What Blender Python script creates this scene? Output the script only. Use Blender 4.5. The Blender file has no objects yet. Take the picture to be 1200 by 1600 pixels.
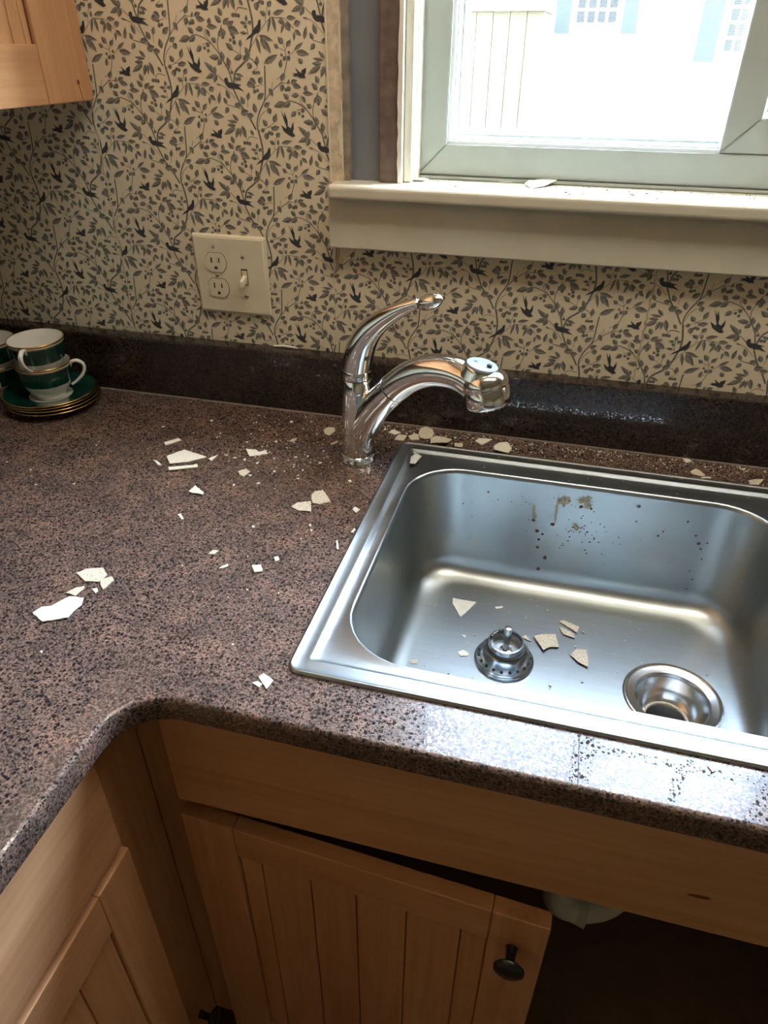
import bpy, bmesh, math, random
from mathutils import Vector, Matrix
random.seed(7)
S = bpy.context.scene
COL = S.collection

SKY_STRENGTH, SUN_ENERGY, EXPOSURE, LAMP = 9.2, 6.0, 1.05, 5.6
# ---------------------------------------------------------------- camera
cam_d = bpy.data.cameras.new('camera'); cam = bpy.data.objects.new('camera', cam_d); COL.objects.link(cam)
cam_d.sensor_fit = 'VERTICAL'; cam_d.sensor_height = 36.0; cam_d.lens = 1087.72/1600*36.0
cam_d.clip_start = 0.02; cam_d.clip_end = 300
YAW, PITCH, ROLL = -0.2516, 0.5884, 0.0065
fw = Vector((math.sin(YAW)*math.cos(PITCH), math.cos(YAW)*math.cos(PITCH), -math.sin(PITCH)))
rt = Vector((math.cos(YAW), -math.sin(YAW), 0)); up = rt.cross(fw)
r2 = math.cos(ROLL)*rt + math.sin(ROLL)*up; u2 = -math.sin(ROLL)*rt + math.cos(ROLL)*up
cam.matrix_world = Matrix(((r2.x,u2.x,-fw.x,.572),(r2.y,u2.y,-fw.y,-1.0209),(r2.z,u2.z,-fw.z,1.4218),(0,0,0,1)))
S.camera = cam

# ---------------------------------------------------------------- world, sun, window portals, exposure
w = bpy.data.worlds.new('sky'); S.world = w; w.use_nodes = True
nt = w.node_tree; nt.nodes.clear()
sky = nt.nodes.new('ShaderNodeTexSky'); sky.sky_type = 'NISHITA'; sky.sun_disc = False
sky.sun_elevation = math.radians(55); sky.sun_rotation = math.radians(90); sky.air_density = 1.0; sky.dust_density = 1.0
bg = nt.nodes.new('ShaderNodeBackground'); bg.inputs[1].default_value = SKY_STRENGTH
wo = nt.nodes.new('ShaderNodeOutputWorld'); hsv = nt.nodes.new('ShaderNodeHueSaturation'); hsv.inputs['Saturation'].default_value = .68   # hazy, pale sky
nt.links.new(sky.outputs[0], hsv.inputs['Color']); nt.links.new(hsv.outputs[0], bg.inputs[0]); nt.links.new(bg.outputs[0], wo.inputs[0])
sun_d = bpy.data.lights.new('sun', 'SUN'); sun_d.energy = SUN_ENERGY; sun_d.angle = 0.009; sun_d.color = (1.0, .93, .82)
sun = bpy.data.objects.new('sun', sun_d); COL.objects.link(sun)
sun.rotation_euler = Vector((-1.0, .12, -1.43)).to_track_quat('-Z', 'Y').to_euler()
def portal(name, loc, target, sx, sy):
    d = bpy.data.lights.new(name, 'AREA'); d.shape = 'RECTANGLE'; d.size = sx; d.size_y = sy
    d.cycles.is_portal = True
    o = bpy.data.objects.new(name, d); COL.objects.link(o); o.location = loc
    o.rotation_euler = (Vector(target)-Vector(loc)).to_track_quat('-Z', 'Z').to_euler()
portal('window_portal', (.773, .19, 1.69), (.773, -1, 1.69), .9, .86)
S.view_settings.view_transform = 'Standard'; S.view_settings.look = 'None'; S.view_settings.gamma = 1.0
S.view_settings.use_curve_mapping = False
S.view_settings.exposure = EXPOSURE
S.cycles.use_denoising = True
S.cycles.max_bounces = 8; S.cycles.diffuse_bounces = 4; S.cycles.glossy_bounces = 5; S.cycles.transparent_max_bounces = 12
S.cycles.caustics_reflective = False; S.cycles.caustics_refractive = False
S.cycles.sample_clamp_indirect = 20.0

# ---------------------------------------------------------------- helpers
def link(o, parent=None):
    COL.objects.link(o)
    if parent is not None:
        o.parent = parent
        if parent.type == 'EMPTY': o.matrix_parent_inverse = Matrix.Translation(-Vector(parent.location))
    return o
def tag(o, label=None, cat=None, group=None, kind=None):
    if label: o['label'] = label
    if cat: o['category'] = cat
    if group: o['group'] = group
    if kind: o['kind'] = kind
    return o
def thing(name, label, cat, loc=(0,0,0), group=None, kind=None):
    o = bpy.data.objects.new(name, None); o.empty_display_size = .02; o.location = loc; COL.objects.link(o)
    return tag(o, label, cat, group, kind)
def mesh(name, vf, mats, parent=None, smooth=False, fm=None, auto=None):
    v, f = vf
    me = bpy.data.meshes.new(name); me.from_pydata([tuple(p) for p in v], [], f)
    if not isinstance(mats, (list, tuple)): mats = [mats]
    for m in mats: me.materials.append(m)
    if fm: me.polygons.foreach_set('material_index', fm)
    if smooth: me.polygons.foreach_set('use_smooth', [True]*len(me.polygons))
    me.validate(); me.update()
    if auto is not None:
        me.polygons.foreach_set('use_smooth', [True]*len(me.polygons)); me.set_sharp_from_angle(angle=math.radians(auto))
    return link(bpy.data.objects.new(name, me), parent)
def bm_obj(name, bm, mat, parent=None, auto=None):
    bmesh.ops.recalc_face_normals(bm, faces=bm.faces)
    me = bpy.data.meshes.new(name); bm.to_mesh(me); bm.free(); me.materials.append(mat)
    if auto is not None:
        me.polygons.foreach_set('use_smooth', [True]*len(me.polygons)); me.set_sharp_from_angle(angle=math.radians(auto))
    return link(bpy.data.objects.new(name, me), parent)
def flatten(me, share=.02):
    a = [p.area for p in me.polygons]; big = max(a)*share
    for p in me.polygons:
        if p.area > big: p.use_smooth = False
IDF = lambda x, y, z: (x, y, z)
def box(name, x0, x1, y0, y1, z0, z1, mat, parent=None, bev=0.0, seg=2, xf=IDF):
    bm = bmesh.new(); bmesh.ops.create_cube(bm, size=1.0)
    for v in bm.verts:
        v.co = Vector(((x0+x1)/2+v.co.x*(x1-x0), (y0+y1)/2+v.co.y*(y1-y0), (z0+z1)/2+v.co.z*(z1-z0)))
    if bev > 0: bmesh.ops.bevel(bm, geom=bm.edges[:], offset=bev, segments=seg, affect='EDGES', profile=.5)
    for v in bm.verts: v.co = Vector(xf(*v.co))
    o = bm_obj(name, bm, mat, parent, 40 if bev else None)
    if bev: flatten(o.data)
    return o
def lathe(profile, c, n=40, axis=None, close=False, cap=False):
    """profile (r, h) from one end to the other, turned about the axis through c"""
    M = Vector((0,0,1)).rotation_difference(Vector(axis)).to_matrix() if axis else Matrix.Identity(3)
    c = Vector(c); v = []; f = []
    for r, h in profile:
        for k in range(n):
            a = 2*math.pi*k/n; v.append(c + M @ Vector((r*math.cos(a), r*math.sin(a), h)))
    m = len(profile)
    for i in range(m-1 if not close else m):
        for k in range(n):
            a, b = i*n+k, i*n+(k+1) % n; d, e = ((i+1) % m)*n+k, ((i+1) % m)*n+(k+1) % n
            f.append((a, b, e, d))
    if cap:
        if profile[0][0] > 1e-6: f.append(tuple(reversed(range(n))))
        if profile[-1][0] > 1e-6: f.append(tuple(range((m-1)*n, m*n)))
    return v, f
def spline(pts, sub=6):
    out = []; n = len(pts)
    for i in range(n-1):
        p0 = pts[max(i-1,0)]; p1 = pts[i]; p2 = pts[i+1]; p3 = pts[min(i+2,n-1)]
        for k in range(sub):
            t = k/sub
            out.append([.5*(2*b+(c-a)*t+(2*a-5*b+4*c-d)*t*t+(3*b-a-3*c+d)*t**3) for a,b,c,d in zip(p0,p1,p2,p3)])
    out.append(list(pts[-1])); return out
def sweep(pts, n=28, sub=6, flat=None, cap=True):
    """pts (x,y,z,r) tube with rounded ends; flat = (side vector, factor) narrows the section along that vector"""
    P = spline(pts, sub) if sub > 1 else [list(p) for p in pts]
    v = []; f = []; prev = None
    for i, p in enumerate(P):
        a = Vector(P[max(i-1,0)][:3]); b = Vector(P[min(i+1,len(P)-1)][:3]); t = (b-a).normalized()
        if prev is None:
            s = t.orthogonal().normalized() if flat is None else (Vector(flat[0]) - t*t.dot(Vector(flat[0]))).normalized()
        else: s = (prev - t*t.dot(prev)).normalized()
        prev = s; q = t.cross(s)
        for k in range(n):
            ang = 2*math.pi*k/n; v.append(Vector(p[:3]) + p[3]*((flat[1] if flat else 1)*math.cos(ang)*s + math.sin(ang)*q))
    for i in range(len(P)-1):
        for k in range(n):
            f.append((i*n+k, i*n+(k+1) % n, (i+1)*n+(k+1) % n, (i+1)*n+k))
    if cap: f.append(tuple(reversed(range(n)))); f.append(tuple(range((len(P)-1)*n, len(P)*n)))
    return v, f
def ellipsoid(c, ax, radii, n=24, m=14):
    M = Vector((0,0,1)).rotation_difference(Vector(ax)).to_matrix(); v = []; f = []
    for i in range(m+1):
        t = math.pi*i/m
        for k in range(n):
            a = 2*math.pi*k/n
            v.append(Vector(c) + M @ Vector((radii[0]*math.sin(t)*math.cos(a), radii[1]*math.sin(t)*math.sin(a), -radii[2]*math.cos(t))))
    for i in range(m):
        for k in range(n): f.append((i*n+k, i*n+(k+1) % n, (i+1)*n+(k+1) % n, (i+1)*n+k))
    return v, f
def inset(loop, d):
    """move a counter-clockwise 2D loop inwards by d"""
    n = len(loop); out = []
    for i in range(n):
        a, b, c = Vector(loop[i-1]), Vector(loop[i]), Vector(loop[(i+1) % n])
        e1 = (b-a).normalized(); e2 = (c-b).normalized()
        n1 = Vector((-e1.y, e1.x)); n2 = Vector((-e2.y, e2.x)); m = (n1+n2)
        m = m/max(m.dot(n1), .2) if m.length > 1e-6 else n1
        out.append(tuple(b+m*d))
    return out
def rrect(cx, cy, hx, hy, r, seg=8, side=6):
    P = []
    for (sx, sy, a0) in ((1,1,0), (-1,1,90), (-1,-1,180), (1,-1,270)):
        for k in range(seg+1):
            a = math.radians(a0+90*k/seg); P.append((cx+sx*(hx-r)+r*math.cos(a), cy+sy*(hy-r)+r*math.sin(a)))
        # points along the straight side that follows
        if a0 == 0: q = [(cx+(hx-r)*(1-2*k/side), cy+hy) for k in range(1, side)]
        elif a0 == 90: q = [(cx-hx, cy+(hy-r)*(1-2*k/side)) for k in range(1, side)]
        elif a0 == 180: q = [(cx-(hx-r)*(1-2*k/side), cy-hy) for k in range(1, side)]
        else: q = [(cx+hx, cy-(hy-r)*(1-2*k/side)) for k in range(1, side)]
        P += q
    return P
def loops(seq, close_last=False):
    """seq of (2D loop, z): quads between consecutive loops"""
    v = []; f = []; n = len(seq[0][0])
    for L, z in seq:
        for i, p in enumerate(L): v.append((p[0], p[1], z[i] if isinstance(z, list) else z))
    for i in range(len(seq)-1):
        for k in range(n): f.append((i*n+k, i*n+(k+1) % n, (i+1)*n+(k+1) % n, (i+1)*n+k))
    if close_last: f.append(tuple(range((len(seq)-1)*n, len(seq)*n)))
    return v, f
def slab(name, outer, holes, z0, z1, r, mat, parent=None):
    """flat slab with rounded top and bottom arris on its outer loop, holes cut straight through"""
    bm = bmesh.new()
    def ring(L, z): return [bm.verts.new((x, y, z)) for x, y in L]
    prof = [(r*(1-math.sin(a)), z1-r*(1-math.cos(a))) for a in (0, math.pi/6, math.pi/3, math.pi/2)]
    prof += [(r*(1-math.cos(a))*.5, z0+r*.5*(1-math.sin(a))) for a in (0, math.pi/4, math.pi/2)]
    rings = [ring(inset(outer, d), z) for d, z in prof]
    for a, b in zip(rings, rings[1:]):
        for k in range(len(outer)): bm.faces.new((a[k-1], a[k], b[k], b[k-1]))
    tops = [rings[0]]; bots = [rings[-1]]
    for h in holes:
        a, b = ring(h, z1), ring(h, z0); tops.append(a); bots.append(b)
        for k in range(len(h)): bm.faces.new((a[k-1], a[k], b[k], b[k-1]))
    for group in (tops, bots):
        ed = []
        for L in group:
            for k in range(len(L)):
                e = bm.edges.get((L[k-1], L[k])) or bm.edges.new((L[k-1], L[k])); ed.append(e)
        bmesh.ops.triangle_fill(bm, use_beauty=True, edges=ed)
    o = bm_obj(name, bm, mat, parent, 35)
    for p in o.data.polygons:
        if abs(p.normal.z) > .999: p.use_smooth = False
    return o
def prism(poly, z0, z1, tilt=(0,0), jag=0.0):
    P = []
    n = len(poly)
    for i in range(n):
        a, b = Vector(poly[i]), Vector(poly[(i+1) % n]); P.append(a)
        if jag > 0:
            k = max(1, int((b-a).length/.004))
            nn = Vector((-(b-a).y, (b-a).x)).normalized()
            for j in range(1, k): P.append(a.lerp(b, j/k) + nn*random.uniform(-jag, jag))
    c = sum(P, Vector((0,0)))/len(P)
    lift = max(abs((p-c).x*tilt[0]+(p-c).y*tilt[1]) for p in P)
    zz = lambda p: (p-c).x*tilt[0]+(p-c).y*tilt[1]+lift
    v = [(p.x, p.y, z1+zz(p)) for p in P] + [(p.x, p.y, z0+zz(p)) for p in P]; m = len(P)
    area = sum(P[i-1].x*P[i].y-P[i].x*P[i-1].y for i in range(m))
    f = [tuple(range(m)), tuple(reversed(range(m, 2*m)))] + [(i, m+i, m+(i+1) % m, (i+1) % m) for i in range(m)]
    if area < 0: f = [tuple(reversed(q)) for q in f]
    return v, f

# ---------------------------------------------------------------- materials
def new_mat(name):
    m = bpy.data.materials.new(name); m.use_nodes = True; t = m.node_tree
    b = t.nodes['Principled BSDF']; return m, t, b
def nd(t, kind, ins=None, **kw):
    n = t.nodes.new(kind)
    for k, v in kw.items(): setattr(n, k, v)
    for k, v in (ins or {}).items():
        if isinstance(v, tuple) and len(v) == 2 and hasattr(v[0], 'outputs'): t.links.new(v[0].outputs[v[1]], n.inputs[k])
        elif hasattr(v, 'outputs'): t.links.new(v.outputs[0], n.inputs[k])
        else: n.inputs[k].default_value = v
    return n
def ramp(t, src, stops, out=0, const=False):
    n = t.nodes.new('ShaderNodeValToRGB'); e = n.color_ramp.elements
    while len(e) < len(stops): e.new(.5)
    for el, (p, c) in zip(e, stops): el.position = p; el.color = (c, c, c, 1) if isinstance(c, (int, float)) else (*c, 1)
    if const: n.color_ramp.interpolation = 'CONSTANT'
    t.links.new(src.outputs[out], n.inputs[0]); return n
def coords(t, scale=(1,1,1), loc=(0,0,0)):
    tc = t.nodes.new('ShaderNodeTexCoord'); mp = t.nodes.new('ShaderNodeMapping')
    mp.inputs['Scale'].default_value = scale; mp.inputs['Location'].default_value = loc
    t.links.new(tc.outputs['Object'], mp.inputs[0]); return mp
def mixc(t, fac, a, b, mode='MIX'):
    n = t.nodes.new('ShaderNodeMix'); n.data_type = 'RGBA'; n.blend_type = mode
    for i, v in ((0, fac), (6, a), (7, b)):
        if hasattr(v, 'outputs'): t.links.new(v.outputs[2 if v.bl_idname == 'ShaderNodeMix' else 0], n.inputs[i])
        elif i == 0: n.inputs[0].default_value = v
        else: n.inputs[i].default_value = (*v, 1)
    return n
def setc(t, b, n, key='Base Color'):
    t.links.new(n.outputs[2 if n.bl_idname == 'ShaderNodeMix' else 0], b.inputs[key])
def bump(t, b, src, strength=.2, dist=.001, out=0):
    n = nd(t, 'ShaderNodeBump', {'Strength': strength, 'Distance': dist}); t.links.new(src.outputs[out], n.inputs['Height'])
    t.links.new(n.outputs[0], b.inputs['Normal'])
def plain(name, col, rough=.5, metal=0.0, spec=.5, var=.06, vscale=30, bumpy=0.0, coat=0.0):
    m, t, b = new_mat(name); c = coords(t)
    nz = nd(t, 'ShaderNodeTexNoise', {'Vector': c, 'Scale': vscale, 'Detail': 4.0})
    hi = tuple(min(1, x*(1+var)) for x in col); lo = tuple(x*(1-var) for x in col)
    setc(t, b, ramp(t, nz, [(.3, lo), (.7, hi)])); b.inputs['Roughness'].default_value = rough
    b.inputs['Metallic'].default_value = metal; b.inputs['Specular IOR Level'].default_value = spec; b.inputs['Coat Weight'].default_value = coat
    if bumpy: bump(t, b, nz, bumpy, .001)
    return m
def wood(name, axis, c1=(.645,.36,.185), c2=(.505,.252,.118), rough=.38):
    m, t, b = new_mat(name); sc = [14, 14, 14]; sc['xyz'.index(axis)] = 1.3
    c = coords(t, tuple(sc)); n1 = nd(t, 'ShaderNodeTexNoise', {'Vector': c, 'Scale': 1.6, 'Detail': 5.0, 'Roughness': .55, 'Distortion': .7})
    sc2 = [160, 160, 160]; sc2['xyz'.index(axis)] = 5
    n2 = nd(t, 'ShaderNodeTexNoise', {'Vector': coords(t, tuple(sc2)), 'Scale': 1.0, 'Detail': 2.0})
    a = ramp(t, n1, [(.28, c2), (.5, tuple((p+q)/2 for p, q in zip(c1, c2))), (.72, c1)])
    g = ramp(t, n2, [(.25, (.86,.83,.8)), (.6, (1,1,1))])
    n3 = nd(t, 'ShaderNodeTexNoise', {'Vector': coords(t, tuple(x*.25 for x in sc), (3,1,2)), 'Scale': 2.2, 'Detail': 3.0})
    s = ramp(t, n3, [(.62, (1,1,1)), (.74, (.80,.66,.55))])
    x = mixc(t, .8, a, g, 'MULTIPLY'); y = mixc(t, 1.0, x, s, 'MULTIPLY'); setc(t, b, y)
    b.inputs['Roughness'].default_value = rough; bump(t, b, n2, .06, .0006); return m
M = {}
for ax in 'xyz': M['wood_'+ax] = wood('maple_'+ax, ax)
M['wood_dark'] = plain('bare_board', (.16,.10,.055), .8, var=.2)
M['cabinet_inside'] = plain('cabinet_lining', (.27,.17,.10), .7, var=.15)
M['groove'] = plain('groove_stain', (.13,.045,.02), .6)
M['paper'] = plain('wallpaper_ground', (.76,.68,.51), .75, var=.035, vscale=14, spec=.25)
M['paper_side'] = M['paper']
M['print_a'] = plain('print_leaf_dark', (.145,.14,.122), .7, var=.35, vscale=700)
M['print_b'] = plain('print_leaf_light', (.235,.225,.195), .7, var=.35, vscale=700)
M['print_bird'] = plain('print_bird', (.040,.044,.052), .7, var=.3, vscale=900)
M['seam'] = plain('paper_seam', (.60,.50,.35), .8)
M['plaster'] = plain('plaster_edge', (.60,.50,.36), .9, var=.25, vscale=90, bumpy=.6)
M['painted'] = plain('cream_trim_paint', (.64,.61,.50), .32, var=.05, vscale=18, bumpy=.05)
M['painted_white'] = plain('white_trim_paint', (.82,.79,.70), .35, var=.06, vscale=60)
M['old_wood'] = plain('raw_brown_jamb', (.15,.108,.086), .85, var=.3, vscale=60, bumpy=.4)
M['stud'] = plain('grey_lath', (.25,.21,.17), .9, var=.3, vscale=60)
M['slate'] = plain('grey_flashing', (.17,.185,.21), .6, var=.12, vscale=8)
M['vinyl'] = plain('window_vinyl', (.38,.41,.375), .35, var=.03, vscale=20)
M['vinyl_bright'] = plain('window_vinyl_track', (.74,.77,.76), .3, var=.03)
M['seal'] = plain('dark_seal', (.08,.08,.075), .7)
M['ivory'] = plain('ivory_plastic', (.74,.67,.50), .3, var=.04, vscale=25)
M['slot'] = plain('socket_slot', (.02,.018,.015), .6)
M['screw'] = plain('screw_head', (.46,.42,.32), .35, metal=.6)
M['china'] = plain('white_china', (.80,.78,.72), .12, var=.02, coat=.5)
M['green'] = plain('green_glaze', (.004,.042,.030), .12, var=.15, vscale=80, coat=.6)
M['gold'] = plain('gilt', (.75,.50,.17), .25, metal=1.0)
M['black_knob'] = plain('black_bronze', (.012,.012,.012), .3, metal=.3)
M['pvc'] = plain('white_pvc', (.74,.70,.60), .35, var=.06)
M['chip'] = plain('cream_paint_chip', (.80,.77,.66), .45, var=.06, vscale=120)
M['chip_rough'] = plain('chip_plaster_side', (.62,.55,.42), .9, var=.38, vscale=650, bumpy=.7)
M['rust'] = plain('rust_stain', (.15,.085,.04), .55, var=.35, vscale=300)
M['rust_film'] = plain('dry_drip_stain', (.40,.33,.23), .45, var=.2, vscale=300, metal=.75)
M['rubber'] = plain('dark_rubber', (.03,.032,.034), .5)
M['pad'] = plain('spray_button_pad', (.30,.36,.42), .3, metal=.4)
M['ceiling'] = plain('ceiling_white', (.78,.74,.66), .8)
M['wall_paint'] = plain('cream_wall', (.70,.62,.46), .8)
M['floor'] = wood('oak_floor', 'y', (.20,.115,.06), (.13,.07,.035), .35)
def chrome():
    m, t, b = new_mat('chrome'); c = coords(t)
    nz = nd(t, 'ShaderNodeTexNoise', {'Vector': c, 'Scale': 500.0, 'Detail': 2.0})
    b.inputs['Base Color'].default_value = (.80,.80,.79,1); b.inputs['Metallic'].default_value = 1
    t.links.new(ramp(t, nz, [(.5, .05), (.75, .16)]).outputs[0], b.inputs['Roughness']); return m
M['chrome'] = chrome()
def steel(name, rough, col, sc, bstr=.05):
    m, t, b = new_mat(name); c = coords(t, sc)
    n1 = nd(t, 'ShaderNodeTexNoise', {'Vector': c, 'Scale': 1.0, 'Detail': 3.0})
    setc(t, b, ramp(t, n1, [(.3, tuple(k*.93 for k in col)), (.7, col)]))
    b.inputs['Metallic'].default_value = 1.0; b.inputs['Roughness'].default_value = rough; return m
M['steel'] = steel('brushed_steel', .33, (.43,.455,.45), (20, 220, 20))
M['steel_drain'] = steel('drain_steel', .22, (.56,.56,.55), (200, 200, 200))
M['steel_dark'] = steel('strainer_steel', .22, (.36,.38,.41), (120, 120, 120))
def stone(name, dark=1.0):
    m, t, b = new_mat(name)
    big = nd(t, 'ShaderNodeTexNoise', {'Vector': coords(t), 'Scale': 22.0, 'Detail': 4.0, 'Roughness': .6})
    fine = nd(t, 'ShaderNodeTexNoise', {'Vector': coords(t), 'Scale': 420.0, 'Detail': 2.0})
    k = dark
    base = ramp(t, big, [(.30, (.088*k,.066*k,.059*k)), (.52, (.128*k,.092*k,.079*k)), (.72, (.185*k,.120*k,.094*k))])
    fl = nd(t, 'ShaderNodeTexVoronoi', {'Vector': coords(t), 'Scale': 620.0}); fs = nd(t, 'ShaderNodeSeparateColor', {0: (fl, 1)})
    grain = ramp(t, fs, [(0, (.40,.40,.42)), (.35, (.85,.82,.80)), (.62, (1.15,1.08,1.0)), (.86, (1.6,1.38,1.2))])
    soft = ramp(t, fine, [(.35, (.75,.75,.75)), (.6, (1.2,1.2,1.2))])
    mtx = mixc(t, 1.0, mixc(t, 1.0, base, grain, 'MULTIPLY'), soft, 'MULTIPLY')
    warp = nd(t, 'ShaderNodeTexNoise', {'Vector': coords(t), 'Scale': 300.0, 'Detail': 1.0})
    wv = nd(t, 'ShaderNodeVectorMath', {0: coords(t), 1: (0,0,0)}, operation='ADD')
    sc = nd(t, 'ShaderNodeVectorMath', {0: (warp, 1), 'Scale': .0016}, operation='SCALE'); t.links.new(sc.outputs[0], wv.inputs[1])
    fac = None
    for scale, lim, share in ((230.0, .46, .36), (470.0, .48, .40)):
        vo = nd(t, 'ShaderNodeTexVoronoi', {'Vector': wv, 'Scale': scale, 'Randomness': 1.0})
        pick = ramp(t, nd(t, 'ShaderNodeSeparateColor', {0: (vo, 1)}), [(0, 1.0), (share, 0.0)], const=True)
        inside = ramp(t, vo, [(lim-.1, 1.0), (lim, 0.0)])
        q = nd(t, 'ShaderNodeMath', {0: pick, 1: inside}, operation='MULTIPLY')
        fac = q if fac is None else nd(t, 'ShaderNodeMath', {0: fac, 1: q}, operation='MAXIMUM')
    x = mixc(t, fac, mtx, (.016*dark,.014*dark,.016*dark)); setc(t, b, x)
    rr = nd(t, 'ShaderNodeMix', {0: fac, 2: .27, 3: .015}); t.links.new(rr.outputs[0], b.inputs['Roughness'])
    sl = nd(t, 'ShaderNodeMix', {0: fac, 2: .45, 3: .95}); t.links.new(sl.outputs[0], b.inputs['Specular IOR Level'])
    return m
M['stone'] = stone('brown_quartz')
M['stone_shaded'] = stone('brown_quartz_shaded', .27)  # same quartz as the worktop, its poor light put into a darker colour
M['joint'] = plain('counter_joint', (.02,.017,.016), .6)
def glass():
    m, t, b = new_mat('window_glass'); t.nodes.remove(b)
    tr = nd(t, 'ShaderNodeBsdfTransparent', {'Color': (.93,.97,.95,1)}); gl = nd(t, 'ShaderNodeBsdfGlossy', {'Roughness': .0})
    gm = nd(t, 'ShaderNodeNewGeometry'); io = nd(t, 'ShaderNodeMix', {0: (gm, 6), 2: 1.5, 3: 1/1.5})   # a thin pane: same reflectance from both sides
    lw = nd(t, 'ShaderNodeFresnel', {'IOR': io}); mx = nd(t, 'ShaderNodeMixShader', {0: lw, 1: tr, 2: gl})
    t.links.new(mx.outputs[0], t.nodes['Material Output'].inputs[0]); return m
M['glass'] = glass()
def screen():
    m, t, b = new_mat('insect_screen')
    sp = nd(t, 'ShaderNodeSeparateXYZ', {0: coords(t, (1/.0016, 1, 1/.0016))})
    fs = []
    for i in (0, 2):
        fr = nd(t, 'ShaderNodeMath', {0: (sp, i)}, operation='FRACT'); fs.append(nd(t, 'ShaderNodeMath', {0: fr, 1: .17}, operation='LESS_THAN'))
    mxx = nd(t, 'ShaderNodeMath', {0: fs[0], 1: fs[1]}, operation='MAXIMUM')
    b.inputs['Base Color'].default_value = (.30,.29,.25,1); b.inputs['Roughness'].default_value = .6
    t.links.new(mxx.outputs[0], b.inputs['Alpha']); return m
M['screen'] = screen()
def emis(name, col, s):
    m, t, b = new_mat(name); b.inputs['Base Color'].default_value = (.8,.78,.7,1)
    b.inputs['Emission Color'].default_value = (*col, 1); b.inputs['Emission Strength'].default_value = s; return m

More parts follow.
